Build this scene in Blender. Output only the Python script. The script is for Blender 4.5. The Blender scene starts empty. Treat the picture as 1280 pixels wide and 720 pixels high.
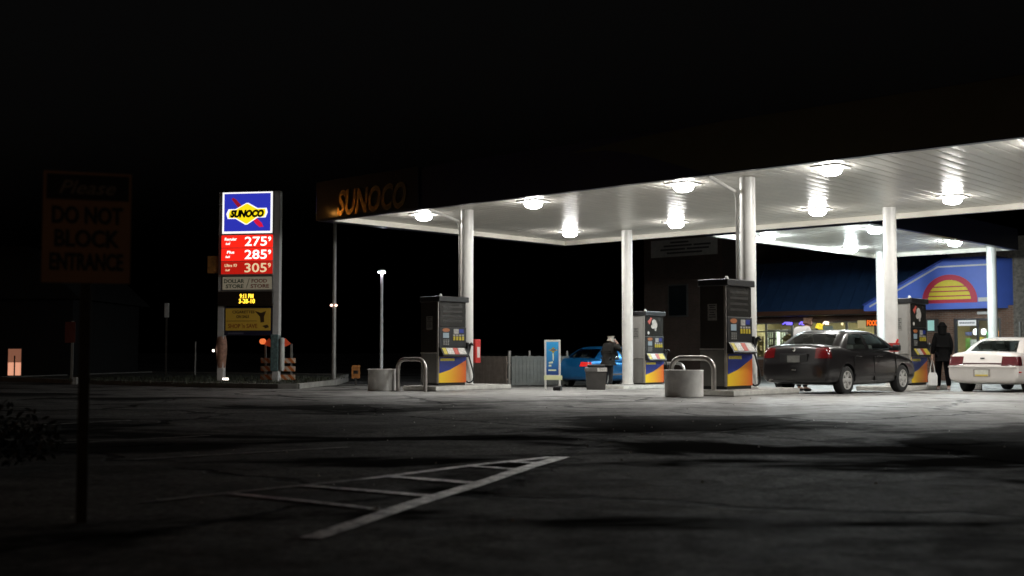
import bpy, bmesh, math, random
from mathutils import Vector, Matrix
random.seed(7)
PI = math.pi
R = math.radians
scn = bpy.context.scene
COL = scn.collection

# ------------------------------------------------------------------ frame of the station
OX, OY, ANG = -1.1815, 30.6453, R(-42.4)
CA, SA = math.cos(ANG), math.sin(ANG)

def sm(x, a, b):
    t = max(0.0, min(1.0, (x - a) / (b - a)))
    return t * t * (3 - 2 * t)

def inv(X, Y):
    dx, dy = X - OX, Y - OY
    return dx * CA + dy * SA, -dx * SA + dy * CA

def xy(a, b):
    return OX + a * CA - b * SA, OY + a * SA + b * CA

def G(X, Y):
    a, b = inv(X, Y)
    return (0.06 * math.tanh((a - 4.2) / 5) * sm(b, -11, -3)
            - 0.02 * max(0, min(b, 9)) * (1 - 0.4 * sm(a, 2, 9)))

def und(X, Y):
    a, b = inv(X, Y)
    k = (1 - sm(b, -6.0, -2.8)) * sm(Y, 3, 7) * (1 - sm(abs(X), 16, 24))
    if k <= 0: return 0.0
    s = math.sin
    w = (0.5 * s(1.1 * X + 0.6 * s(0.7 * Y) + 0.4) * s(1.5 * Y + 0.9 * s(0.5 * X + 1.0))
         + 0.35 * s(2.6 * Y + 1.3 * s(0.8 * X) + 2.0) + 0.25 * s(2.1 * X - 1.2 * Y + s(1.3 * Y)))
    return (0.007 + 0.018 * sm(Y, 11, 14)) * k * w

def H(X, Y):
    return G(X, Y) + und(X, Y)

def P(a, b, dz=0.0):
    X, Y = xy(a, b)
    return Vector((X, Y, G(X, Y) + dz))

# ------------------------------------------------------------------ materials
MATS = {}
def new_mat(name):
    m = bpy.data.materials.new(name); m.use_nodes = True
    nt = m.node_tree
    return m, nt, nt.nodes['Principled BSDF']

def mat(name, col, rough=0.5, metal=0.0, var=0.15, nscale=6.0, bump=0.0, bscale=60.0, coat=0.0, spec=0.5, rv=0.08):
    if name in MATS: return MATS[name]
    m, nt, b = new_mat(name)
    N, L = nt.nodes, nt.links
    b.inputs['Roughness'].default_value = rough
    b.inputs['Metallic'].default_value = metal
    b.inputs['Specular IOR Level'].default_value = spec
    if coat:
        b.inputs['Coat Weight'].default_value = coat
        b.inputs['Coat Roughness'].default_value = 0.06
    tc = N.new('ShaderNodeTexCoord')
    nz = N.new('ShaderNodeTexNoise'); nz.inputs['Scale'].default_value = nscale
    nz.inputs['Detail'].default_value = 6; nz.inputs['Roughness'].default_value = 0.65
    L.new(tc.outputs['Object'], nz.inputs['Vector'])
    rp = N.new('ShaderNodeValToRGB')
    rp.color_ramp.elements[0].position = 0.3; rp.color_ramp.elements[1].position = 0.7
    lo = [max(0, c * (1 - var)) for c in col]; hi = [min(1, c * (1 + var)) for c in col]
    rp.color_ramp.elements[0].color = (*lo, 1); rp.color_ramp.elements[1].color = (*hi, 1)
    L.new(nz.outputs['Fac'], rp.inputs['Fac']); L.new(rp.outputs['Color'], b.inputs['Base Color'])
    mr = N.new('ShaderNodeMapRange')
    mr.inputs['To Min'].default_value = max(0.02, rough - rv); mr.inputs['To Max'].default_value = min(1, rough + rv)
    L.new(nz.outputs['Fac'], mr.inputs['Value']); L.new(mr.outputs['Result'], b.inputs['Roughness'])
    if bump:
        n2 = N.new('ShaderNodeTexNoise'); n2.inputs['Scale'].default_value = bscale; n2.inputs['Detail'].default_value = 4
        L.new(tc.outputs['Object'], n2.inputs['Vector'])
        bp = N.new('ShaderNodeBump'); bp.inputs['Strength'].default_value = bump; bp.inputs['Distance'].default_value = 0.02
        L.new(n2.outputs['Fac'], bp.inputs['Height']); L.new(bp.outputs['Normal'], b.inputs['Normal'])
    MATS[name] = m
    return m

def emi(name, col, strength, base=None):
    if name in MATS: return MATS[name]
    m, nt, b = new_mat(name)
    b.inputs['Base Color'].default_value = (*(base or [c * 0.6 for c in col]), 1)
    b.inputs['Roughness'].default_value = 0.35
    b.inputs['Emission Color'].default_value = (*col, 1)
    b.inputs['Emission Strength'].default_value = strength
    MATS[name] = m
    return m

def glass(name, tint, gloss=1.0):
    if name in MATS: return MATS[name]
    m = bpy.data.materials.new(name); m.use_nodes = True
    nt = m.node_tree; N, L = nt.nodes, nt.links
    N.remove(N['Principled BSDF'])
    out = N['Material Output']
    tr = N.new('ShaderNodeBsdfTransparent'); tr.inputs['Color'].default_value = (*tint, 1)
    gl = N.new('ShaderNodeBsdfGlossy'); gl.inputs['Roughness'].default_value = 0.03
    fr = N.new('ShaderNodeFresnel'); fr.inputs['IOR'].default_value = 1.5
    mx = N.new('ShaderNodeMixShader')
    L.new(fr.outputs['Fac'], mx.inputs['Fac']); L.new(tr.outputs[0], mx.inputs[1]); L.new(gl.outputs[0], mx.inputs[2])
    L.new(mx.outputs[0], out.inputs['Surface'])
    MATS[name] = m
    return m

def brick_mat(name, c1, c2, mortar, scale=1.0):
    m, nt, b = new_mat(name)
    N, L = nt.nodes, nt.links
    tc = N.new('ShaderNodeTexCoord')
    sep = N.new('ShaderNodeSeparateXYZ'); L.new(tc.outputs['Object'], sep.inputs[0])
    add = N.new('ShaderNodeMath'); add.operation = 'ADD'
    L.new(sep.outputs['X'], add.inputs[0]); L.new(sep.outputs['Y'], add.inputs[1])
    cmb = N.new('ShaderNodeCombineXYZ'); L.new(add.outputs[0], cmb.inputs['X']); L.new(sep.outputs['Z'], cmb.inputs['Y'])
    br = N.new('ShaderNodeTexBrick')
    br.inputs['Color1'].default_value = (*c1, 1); br.inputs['Color2'].default_value = (*c2, 1); br.inputs['Mortar'].default_value = (*mortar, 1)
    br.inputs['Scale'].default_value = scale; br.inputs['Mortar Size'].default_value = 0.008
    br.inputs['Brick Width'].default_value = 0.22; br.inputs['Row Height'].default_value = 0.075
    L.new(cmb.outputs[0], br.inputs['Vector'])
    nz = N.new('ShaderNodeTexNoise'); nz.inputs['Scale'].default_value = 1.3; nz.inputs['Detail'].default_value = 6
    L.new(tc.outputs['Object'], nz.inputs['Vector'])
    mr = N.new('ShaderNodeMapRange'); mr.inputs['To Min'].default_value = 0.55; mr.inputs['To Max'].default_value = 1.4
    L.new(nz.outputs['Fac'], mr.inputs['Value'])
    mx = N.new('ShaderNodeVectorMath'); mx.operation = 'SCALE'
    L.new(br.outputs['Color'], mx.inputs[0]); L.new(mr.outputs['Result'], mx.inputs['Scale'])
    L.new(mx.outputs[0], b.inputs['Base Color'])
    bp = N.new('ShaderNodeBump'); bp.inputs['Strength'].default_value = 0.5; bp.inputs['Distance'].default_value = 0.01
    L.new(br.outputs['Fac'], bp.inputs['Height']); bp.invert = True
    L.new(bp.outputs['Normal'], b.inputs['Normal'])
    b.inputs['Roughness'].default_value = 0.85
    MATS[name] = m
    return m

def asphalt_mat():
    m, nt, b = new_mat('asphalt')
    N, L = nt.nodes, nt.links
    tc = N.new('ShaderNodeTexCoord')
    def noise(scale, detail=6, rough=0.6, vec=None, dist=0.0):
        n = N.new('ShaderNodeTexNoise'); n.inputs['Scale'].default_value = scale
        n.inputs['Detail'].default_value = detail; n.inputs['Roughness'].default_value = rough
        n.inputs['Distortion'].default_value = dist
        L.new(vec or tc.outputs['Object'], n.inputs['Vector']); return n
    def rng(src, a, b_, lo, hi, smooth=True):
        r = N.new('ShaderNodeMapRange'); r.interpolation_type = 'SMOOTHSTEP' if smooth else 'LINEAR'
        r.inputs['From Min'].default_value = a; r.inputs['From Max'].default_value = b_
        r.inputs['To Min'].default_value = lo; r.inputs['To Max'].default_value = hi
        L.new(src, r.inputs['Value']); return r.outputs['Result']
    def mul(x, y):
        q = N.new('ShaderNodeMath'); q.operation = 'MULTIPLY'; L.new(x, q.inputs[0])
        if isinstance(y, (int, float)): q.inputs[1].default_value = y
        else: L.new(y, q.inputs[1])
        return q.outputs[0]
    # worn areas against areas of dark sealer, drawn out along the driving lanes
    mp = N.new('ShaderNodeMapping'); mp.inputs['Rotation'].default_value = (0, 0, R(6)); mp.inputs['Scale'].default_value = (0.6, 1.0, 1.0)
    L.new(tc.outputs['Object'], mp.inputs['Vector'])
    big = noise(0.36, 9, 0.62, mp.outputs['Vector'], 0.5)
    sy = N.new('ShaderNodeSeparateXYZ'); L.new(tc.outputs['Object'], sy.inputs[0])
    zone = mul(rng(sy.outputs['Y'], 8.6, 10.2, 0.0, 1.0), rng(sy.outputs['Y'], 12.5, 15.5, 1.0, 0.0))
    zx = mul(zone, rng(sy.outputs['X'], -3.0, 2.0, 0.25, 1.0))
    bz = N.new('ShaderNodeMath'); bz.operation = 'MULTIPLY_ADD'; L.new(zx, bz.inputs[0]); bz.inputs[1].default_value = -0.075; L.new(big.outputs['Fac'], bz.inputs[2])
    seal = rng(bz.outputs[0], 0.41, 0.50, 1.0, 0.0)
    # less sealer by the canopy; pale apron fades with the lamps' light, painted in
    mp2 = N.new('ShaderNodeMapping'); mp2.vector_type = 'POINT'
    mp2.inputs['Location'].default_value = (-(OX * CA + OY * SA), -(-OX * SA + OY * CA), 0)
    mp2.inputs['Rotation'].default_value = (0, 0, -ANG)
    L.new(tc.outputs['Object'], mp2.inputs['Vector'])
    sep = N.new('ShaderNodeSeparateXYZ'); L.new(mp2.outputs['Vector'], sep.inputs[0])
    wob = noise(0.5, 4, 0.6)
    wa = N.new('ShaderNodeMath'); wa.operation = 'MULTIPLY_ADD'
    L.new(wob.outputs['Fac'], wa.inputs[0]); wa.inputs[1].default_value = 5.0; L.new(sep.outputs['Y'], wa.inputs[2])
    apron_lit = rng(wa.outputs[0], -8.0, 0.5, 0.0, 1.0)
    apron_lit = mul(apron_lit, rng(sep.outputs['X'], -6.0, 3.0, 0.15, 1.0))
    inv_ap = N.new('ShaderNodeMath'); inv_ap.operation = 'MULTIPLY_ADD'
    L.new(apron_lit, inv_ap.inputs[0]); inv_ap.inputs[1].default_value = -0.55; inv_ap.inputs[2].default_value = 1.0
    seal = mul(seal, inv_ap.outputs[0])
    fine = noise(16, 9, 0.8)
    mid = noise(3.0, 6, 0.65)
    spk = noise(140, 3, 0.6)
    base = N.new('ShaderNodeValToRGB')
    base.color_ramp.elements[0].position = 0.36; base.color_ramp.elements[0].color = (0.03, 0.03, 0.029, 1)
    base.color_ramp.elements[1].position = 0.66; base.color_ramp.elements[1].color = (0.22, 0.218, 0.208, 1)
    L.new(fine.outputs['Fac'], base.inputs['Fac'])
    def mixc(fac, A, B):
        q = N.new('ShaderNodeMix'); q.data_type = 'RGBA'
        L.new(fac, q.inputs['Factor'])
        for i, v in ((6, A), (7, B)):
            if isinstance(v, tuple): q.inputs[i].default_value = v
            else: L.new(v, q.inputs[i])
        return q.outputs[2]
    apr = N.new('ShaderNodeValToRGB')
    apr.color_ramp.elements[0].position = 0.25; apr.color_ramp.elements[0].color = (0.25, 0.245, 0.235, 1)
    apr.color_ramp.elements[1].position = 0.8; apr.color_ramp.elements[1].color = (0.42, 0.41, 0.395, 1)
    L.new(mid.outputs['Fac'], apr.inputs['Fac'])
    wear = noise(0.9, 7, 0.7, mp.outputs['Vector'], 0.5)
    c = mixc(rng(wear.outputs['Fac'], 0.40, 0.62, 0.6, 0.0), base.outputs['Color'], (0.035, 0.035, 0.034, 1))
    c = mixc(apron_lit, c, apr.outputs['Color'])
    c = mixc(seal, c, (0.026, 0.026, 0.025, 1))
    # oil drips
    oil = noise(1.1, 3, 0.5)
    c = mixc(mul(rng(oil.outputs['Fac'], 0.62, 0.72, 0, 1), 0.55), c, (0.02, 0.02, 0.021, 1))
    # cracks
    dv = noise(1.2, 4, 0.6)
    vm = N.new('ShaderNodeVectorMath'); vm.operation = 'SCALE'; vm.inputs['Scale'].default_value = 1.1
    L.new(dv.outputs['Color'], vm.inputs[0])
    va = N.new('ShaderNodeVectorMath'); va.operation = 'ADD'
    L.new(tc.outputs['Object'], va.inputs[0]); L.new(vm.outputs[0], va.inputs[1])
    vo = N.new('ShaderNodeTexVoronoi'); vo.feature = 'DISTANCE_TO_EDGE'; vo.voronoi_dimensions = '2D'; vo.inputs['Scale'].default_value = 0.22
    L.new(va.outputs[0], vo.inputs['Vector'])
    cm = noise(0.21, 2, 0.5)
    crack = mul(rng(vo.outputs['Distance'], 0.004, 0.022, 1.0, 0.0), rng(cm.outputs['Fac'], 0.36, 0.46, 0, 1))
    c = mixc(mul(crack, 0.85), c, (0.008, 0.008, 0.008, 1))
    # pale stones in the surface
    st = rng(spk.outputs['Fac'], 0.66, 0.74, 0.0, 0.5)
    c = mixc(st, c, (0.22, 0.21, 0.2, 1))
    L.new(c, b.inputs['Base Color'])
    ro = rng(apron_lit, 0.0, 1.0, 0.72, 0.52, False)
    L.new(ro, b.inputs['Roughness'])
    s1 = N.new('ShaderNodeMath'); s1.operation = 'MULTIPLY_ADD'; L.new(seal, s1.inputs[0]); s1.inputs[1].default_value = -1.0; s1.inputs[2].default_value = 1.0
    s2 = mul(mul(s1.outputs[0], rng(mid.outputs['Fac'], 0.42, 0.6, 0.2, 1.0)), rng(apron_lit, 0.0, 1.0, 0.034, 0.5, False))
    L.new(s2, b.inputs['Specular IOR Level'])
    hs = N.new('ShaderNodeMath'); hs.operation = 'MULTIPLY_ADD'
    L.new(fine.outputs['Fac'], hs.inputs[0]); hs.inputs[1].default_value = 1.0; hs.inputs[2].default_value = 0
    hc = N.new('ShaderNodeMath'); hc.operation = 'MULTIPLY_ADD'
    L.new(crack, hc.inputs[0]); hc.inputs[1].default_value = -1.5; L.new(hs.outputs[0], hc.inputs[2])
    bp = N.new('ShaderNodeBump'); bp.inputs['Strength'].default_value = 0.8; bp.inputs['Distance'].default_value = 0.02
    L.new(hc.outputs[0], bp.inputs['Height']); L.new(bp.outputs['Normal'], b.inputs['Normal'])
    return m

# ------------------------------------------------------------------ mesh builder
class MB:
    def __init__(s):
        s.v = []; s.f = []; s.m = []; s.M = Matrix.Identity(4)
    def add(s, vs, fs, mi=0):
        n = len(s.v)
        s.v += [s.M @ Vector(p) for p in vs]
        s.f += [tuple(i + n for i in f) for f in fs]; s.m += [mi] * len(fs)
        return s
    def box(s, x0, y0, z0, x1, y1, z1, mi=0, bev=0.0):
        if bev <= 0:
            vs = [(x, y, z) for z in (z0, z1) for y in (y0, y1) for x in (x0, x1)]
            return s.add(vs, [(0, 2, 3, 1), (4, 5, 7, 6), (0, 1, 5, 4), (2, 6, 7, 3), (0, 4, 6, 2), (1, 3, 7, 5)], mi)
        bm = bmesh.new(); bmesh.ops.create_cube(bm, size=1)
        for v in bm.verts:
            v.co = Vector(((x0 + x1) / 2 + v.co.x * (x1 - x0), (y0 + y1) / 2 + v.co.y * (y1 - y0), (z0 + z1) / 2 + v.co.z * (z1 - z0)))
        bmesh.ops.bevel(bm, geom=bm.edges[:], offset=bev, segments=2, affect='EDGES', profile=0.5)
        bm.verts.index_update()
        s.add([v.co.copy() for v in bm.verts], [[v.index for v in f.verts] for f in bm.faces], mi); bm.free()
        return s
    def tube(s, pts, rad, seg=10, mi=0, caps=True):
        pts = [Vector(p) for p in pts]
        rads = rad if isinstance(rad, (list, tuple)) else [rad] * len(pts)
        vs = []; fs = []; up = None
        for i, p in enumerate(pts):
            t = (pts[min(i + 1, len(pts) - 1)] - pts[max(i - 1, 0)]).normalized()
            if up is None:
                up = Vector((0, 0, 1)) if abs(t.z) < 0.9 else Vector((1, 0, 0))
            u = (up - t * up.dot(t)).normalized(); w = t.cross(u); up = u
            for k in range(seg):
                an = 2 * PI * k / seg
                vs.append(p + (u * math.cos(an) + w * math.sin(an)) * rads[i])
        for i in range(len(pts) - 1):
            for k in range(seg):
                fs.append((i * seg + k, i * seg + (k + 1) % seg, (i + 1) * seg + (k + 1) % seg, (i + 1) * seg + k))
        if caps:
            fs.append(tuple(range(seg))[::-1]); fs.append(tuple(range((len(pts) - 1) * seg, len(pts) * seg)))
        return s.add(vs, fs, mi)
    def lathe(s, prof, seg=24, mi=0, axis='z', c=(0, 0, 0), caps=True):
        vs = []; fs = []; n = len(prof)
        for k in range(seg):
            an = 2 * PI * k / seg
            for r, h in prof:
                if axis == 'z': q = (r * math.cos(an), r * math.sin(an), h)
                else: q = (r * math.cos(an), h, r * math.sin(an))
                vs.append((q[0] + c[0], q[1] + c[1], q[2] + c[2]))
        for k in range(seg):
            k2 = (k + 1) % seg
            for i in range(n - 1):
                fs.append((k * n + i, k2 * n + i, k2 * n + i + 1, k * n + i + 1))
        if caps: fs.append(tuple(k * n for k in range(seg))[::-1]); fs.append(tuple(k * n + n - 1 for k in range(seg)))
        return s.add(vs, fs, mi)
    def prism(s, poly, d0, d1, plane='xz', mi=0):
        n = len(poly)
        def q(p, d):
            return {'xz': (p[0], d, p[1]), 'yz': (d, p[0], p[1]), 'xy': (p[0], p[1], d)}[plane]
        vs = [q(p, d0) for p in poly] + [q(p, d1) for p in poly]
        fs = [tuple(range(n)), tuple(range(n, 2 * n))[::-1]] + [(i, (i + 1) % n, n + (i + 1) % n, n + i) for i in range(n)]
        return s.add(vs, fs, mi)
    def build(s, name, mats, parent=None, smooth=False, loc=(0, 0, 0), rot=0.0, recalc=True, angle=None):
        me = bpy.data.meshes.new(name)
        me.from_pydata([tuple(v) for v in s.v], [], s.f)
        for m in (mats if isinstance(mats, (list, tuple)) else [mats]): me.materials.append(m)
        for p, mi in zip(me.polygons, s.m): p.material_index = mi; p.use_smooth = smooth
        if recalc:
            bm = bmesh.new(); bm.from_mesh(me); bmesh.ops.recalc_face_normals(bm, faces=bm.faces[:])
            if smooth:
                lim = angle if angle else R(40)
                for e in bm.edges:
                    if len(e.link_faces) == 2 and e.calc_face_angle(0) > lim: e.smooth = False
            bm.to_mesh(me); bm.free()
        o = bpy.data.objects.new(name, me); COL.objects.link(o)
        o.parent = parent; o.location = loc; o.rotation_euler = (0, 0, rot)
        return o

def tag(o, label=None, cat=None, group=None, kind=None):
    if label: o['label'] = label
    if cat: o['category'] = cat
    if group: o['group'] = group
    if kind: o['kind'] = kind
    return o

def thing(name, label, cat, loc=(0, 0, 0), rz=0.0, group=None):
    o = bpy.data.objects.new(name, None); COL.objects.link(o)
    o.empty_display_size = 0.2
    o.location = loc; o.rotation_euler = (0, 0, rz)
    return tag(o, label, cat, group)

def copy_tree(o, loc=None, rz=None, label=None, parent=None):
    c = o.copy(); COL.objects.link(c); c.parent = parent
    if loc is not None: c.location = loc
    if rz is not None: c.rotation_euler = (0, 0, rz)
    if label: c['label'] = label
    for ch in list(o.children): copy_tree(ch, parent=c)
    return c

FRONT = Matrix.Rotation(R(90), 4, 'X')                                  # text upright, read from -Y
SIDE = Matrix.Rotation(R(90), 4, 'Z') @ Matrix.Rotation(R(90), 4, 'X')   # text upright, read from +X

def text(name, lines, m, parent, M, depth=0.004):
    """lines: (string, x, y, cap height, width or None, shear, bold)"""
    mb = MB(); mb.M = M
    for (t, x, y, h, wid, sh, bold) in lines:
        cu = bpy.data.curves.new('lettering', 'FONT'); cu.body = t; cu.size = 1.0; cu.shear = sh
        cu.offset = bold; cu.align_x = 'LEFT'; cu.resolution_u = 3; cu.extrude = 0.5
        ob = bpy.data.objects.new('lettering', cu); COL.objects.link(ob)
        dg = bpy.context.evaluated_depsgraph_get(); dg.update()
        me = bpy.data.meshes.new_from_object(ob.evaluated_get(dg))
        if len(me.vertices):
            xs = [v.co.x for v in me.vertices]; ys = [v.co.y for v in me.vertices]
            x0, x1 = min(xs), max(xs); y0, y1 = min(ys), max(ys)
            sy = h / 0.7; sx = sy if wid is None else wid / (x1 - x0)
            mb.add([(x + (v.co.x - (x0 + x1) / 2) * sx, y + (v.co.y - 0.35) * sy, (v.co.z + 0.5) * depth) for v in me.vertices],
                   [tuple(p.vertices) for p in me.polygons])
        bpy.data.objects.remove(ob); bpy.data.curves.remove(cu); bpy.data.meshes.remove(me)
    return mb.build(name, m, parent, recalc=False)

# ------------------------------------------------------------------ shared materials
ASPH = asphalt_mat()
CONC = mat('concrete', (0.33, 0.32, 0.3), 0.8, var=0.25, nscale=4, bump=0.3, bscale=40)
CONC_D = mat('old_concrete', (0.2, 0.195, 0.18), 0.85, var=0.3, nscale=3, bump=0.4, bscale=30)
PAINT = mat('road_paint', (0.62, 0.62, 0.58), 0.42, var=0.35, nscale=7, bump=0.35, bscale=70, spec=0.9)
def wear(m, p0, p1, lo, hi):
    for n in m.node_tree.nodes:
        if n.type == 'VALTORGB':
            n.color_ramp.elements[0].position = p0; n.color_ramp.elements[1].position = p1
            n.color_ramp.elements[0].color = (*lo, 1); n.color_ramp.elements[1].color = (*hi, 1)
        if n.type == 'TEX_NOISE' and n.inputs['Scale'].default_value < 20: n.inputs['Roughness'].default_value = .8
wear(PAINT, .45, .58, (.09, .09, .085), (.66, .66, .62))
PAINT_OLD = mat('worn_road_paint', (0.22, 0.22, 0.2), 0.6, var=0.5, nscale=7, bump=0.3, bscale=70)
WHITE = mat('white_paint', (0.64, 0.63, 0.60), 0.38, var=0.13, nscale=1.6)
wear(PAINT_OLD, .42, .60, (.03, .03, .03), (.24, .24, .22))
SOFFIT = mat('soffit_white', (0.60, 0.575, 0.52), 0.31, var=0.08, nscale=1.2, rv=0.03)
CREAM = mat('fascia_back', (0.74, 0.71, 0.62), 0.45, var=0.06, nscale=2)
NAVY = mat('fascia_navy', (0.010, 0.012, 0.03), 0.35, var=0.2, nscale=2, coat=0.15)
YELF = mat('fascia_yellow', (0.05, 0.04, 0.018), 0.5, var=0.15, nscale=2)
BLACK = mat('black_plastic', (0.010, 0.010, 0.0105), 0.4, var=0.2)
RUBBER = mat('rubber', (0.015, 0.015, 0.015), 0.75, var=0.25, nscale=20)
STEEL = mat('brushed_steel', (0.46, 0.43, 0.40), 0.34, 0.85, var=0.12, nscale=12)
GREY = mat('grey_metal', (0.24, 0.235, 0.22), 0.42, 0.3, var=0.12, nscale=5)
DGREY = mat('dark_grey_metal', (0.055, 0.052, 0.048), 0.42, 0.2, var=0.2, nscale=5)
BROWN = mat('brown_pipe', (0.075, 0.045, 0.038), 0.45, var=0.15)
GLASS = glass('window_glass', (0.82, 0.86, 0.85))
CARGLASS = glass('car_glass', (0.70, 0.76, 0.74))
LENS = (emi('lamp_lens', (1.0, 0.975, 0.92), 350.0, (0.8, 0.8, 0.8)), emi('lamp_lens_side', (1.0, 0.98, 0.95), 95.0, (0.8, 0.8, 0.8)))
LENS2 = (emi('walkway_lamp_lens', (0.82, 0.97, 1.0), 580.0, (0.8, 0.8, 0.8)), emi('walkway_lamp_lens_side', (0.86, 0.97, 1.0), 330.0, (0.8, 0.8, 0.8)))
ORANGE = mat('orange_paint', (0.65, 0.18, 0.03), 0.4, var=0.1)
RED = mat('red_paint', (0.5, 0.025, 0.02), 0.35, var=0.12)
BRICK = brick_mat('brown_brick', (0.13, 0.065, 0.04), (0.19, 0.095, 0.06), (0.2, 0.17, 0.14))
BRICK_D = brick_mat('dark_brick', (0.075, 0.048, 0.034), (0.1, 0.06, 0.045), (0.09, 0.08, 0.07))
ROOFBLUE = mat('blue_metal_roof', (0.035, 0.085, 0.20), 0.45, 0.2, var=0.15, nscale=2)
SIGNBLUE = mat('gable_blue', (0.09, 0.17, 0.66), 0.4, var=0.06, nscale=2)
SKIN = mat('skin', (0.5, 0.3, 0.22), 0.55, var=0.1)

# ------------------------------------------------------------------ ground
def axis(lo, hi, step, far):
    c = [lo + i * step for i in range(int(round((hi - lo) / step)) + 1)]
    d = step; p = hi; up = []
    while p < far: d *= 1.45; p += d; up.append(p)
    d = step; p = lo; dn = []
    while p > -far: d *= 1.45; p -= d; dn.append(p)
    return dn[::-1] + c + up

gx = axis(-14, 18, 0.25, 700); gy = axis(3.5, 46, 0.25, 700)
mb = MB()
mb.v = [Vector((x, y, H(x, y))) for y in gy for x in gx]
nx = len(gx)
mb.f = [(j * nx + i, j * nx + i + 1, (j + 1) * nx + i + 1, (j + 1) * nx + i) for j in range(len(gy) - 1) for i in range(nx - 1)]
mb.m = [0] * len(mb.f)
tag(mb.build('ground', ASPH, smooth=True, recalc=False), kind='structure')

def strip(mb, p0, p1, w, off=0.006, step=0.2, mi=0):
    p0, p1 = Vector(p0), Vector(p1); d = p1 - p0; n = max(1, int(d.length / step)); t = d.normalized(); q = Vector((-t.y, t.x)) * w / 2
    vs = []; fs = []
    for i in range(n + 1):
        c = p0 + d * i / n
        for s in (-1, 0, 1):
            e = c + q * s; vs.append((e.x, e.y, H(e.x, e.y) + off))
    for i in range(n):
        for k in (0, 1): fs.append((i * 3 + k, i * 3 + k + 1, i * 3 + k + 4, i * 3 + k + 3))
    mb.add(vs, fs, mi)

mb = MB()
tip = (0.46, 10.55)
strip(mb, tip, (-1.02, 5.95), 0.13)
strip(mb, (0.36, 10.52), (-1.1, 8.74), 0.09)
tag(mb.build('hatch_outline_marking', PAINT, recalc=False), kind='structure')
mb = MB()
for p, q, w in [((-0.03, 10.02), (0.22, 9.85), .12), ((-0.37, 9.62), (0.06, 9.3), .08), ((-0.92, 8.9), (-0.26, 8.4), .11), ((-1.45, 8.26), (-0.52, 7.6), .10), ((-1.85, 7.75), (-0.78, 6.95), .07)]:
    strip(mb, p, q, w, 0.009)
tag(mb.build('hatch_bar_marking', PAINT, recalc=False), kind='structure')
mb = MB()
for p, q in [((-1.1, 8.74), (-2.3, 7.32)), ((-3.3, 10.25), (-1.6, 11.55)), ((-4.7, 12.0), (-3.4, 13.2)), ((-6.9, 14.2), (-5.2, 16.0)), ((-9.0, 16.6), (-7.4, 18.4)), ((-11.5, 19.6), (-9.6, 21.8))]:
    strip(mb, p, q, 0.09)
tag(mb.build('parking_line_marking', PAINT_OLD, recalc=False), kind='structure')

# litter on the lot
mb = MB()
for i in range(150):
    X = random.uniform(-3, 9); Y = random.uniform(6.3, 24); r = random.uniform(0.006, 0.018)
    z = H(X, Y); a = random.random() * 6
    mb.add([(X + r * math.cos(a + k * 2.09), Y + r * math.sin(a + k * 2.09), z) for k in range(3)] + [(X, Y, z + r * 1.1)], [(0, 1, 3), (1, 2, 3), (2, 0, 3)])
tag(mb.build('loose_grit', mat('grit', (0.4, 0.39, 0.36), 0.6, var=0.4)), 'scattered pale grit and small litter on the asphalt lot', 'grit', kind='stuff')
mb = MB(); mb.lathe([(0.010, 0), (0.013, 0.002), (0.014, 0.008), (0.010, 0.013), (0.004, 0.014)], 16)
X, Y = -0.80, 7.0
tag(mb.build('bottle_cap', mat('shiny_cap', (0.8, 0.85, 0.85), 0.2, 0.7), smooth=True, loc=(X, Y, H(X, Y) + 0.008)), 'shiny crushed bottle cap glinting on the white hatch line', 'bottle cap')
for (X, Y, lab) in [(1.05, 30.2, 'flattened dark cup lying on the ground by the blue poster stand')]:
    mb = MB(); mb.lathe([(0.05, 0), (0.06, 0.01), (0.085, 0.2), (0.08, 0.205)], 14)
    o = mb.build('paper_cup', BLACK, smooth=True, loc=(X, Y - 0.6, H(X, Y - 0.6) + 0.05)); o.rotation_euler = (R(90), 0, R(70))
    tag(o, lab, 'cup')

# kerbed planting strip under the price sign
mb = MB()
poly = [(-5.83, 31.75), (-6.3, 31.75), (-8.2, 32.9), (-10.6, 34.5), (-14.0, 37.0), (-18, 41), (-16, 52), (-6.5, 46), (-5.5, 36)]
mb.prism(poly, -0.4, 0.045, 'xy')
tag(mb.build('grass_verge', mat('verge_soil', (0.025, 0.026, 0.016), 0.95, var=0.4, nscale=5, bump=0.6, bscale=25)), kind='structure')
mb = MB()
ring = poly + [poly[0]]
for i in range(len(ring) - 1):
    p, q = Vector(ring[i]), Vector(ring[i + 1]); d = (q - p).normalized(); n = Vector((-d.y, d.x)) * 0.08
    mb.prism([p - n - d * .02, q - n + d * .02, q + n + d * .02, p + n - d * .02], -0.3, 0.075 + 0.0005 * i, 'xy')
tag(mb.build('kerb', CONC_D), kind='structure')
mb = MB()
for i in range(2600):
    X = random.uniform(-14, -5.7); Y = random.uniform(32.2, 41)
    if X < -5.9 - (Y - 32) * 1.45 - 2: continue
    if X > -6.0 and Y < 33: continue
    h = random.uniform(0.04, 0.16); a = random.random() * PI; w = 0.012
    dx, dy = math.cos(a) * w, math.sin(a) * w; lx, ly = random.uniform(-.06, .06), random.uniform(-.06, .06)
    mb.add([(X - dx, Y - dy, 0.04), (X + dx, Y + dy, 0.04), (X + lx, Y + ly, 0.04 + h)], [(0, 1, 2)])
tag(mb.build('verge_grass', mat('grass', (0.025, 0.03, 0.012), 0.7, var=0.4), recalc=False), 'thin rough grass on the kerbed verge round the price sign', 'grass', kind='stuff')
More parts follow.
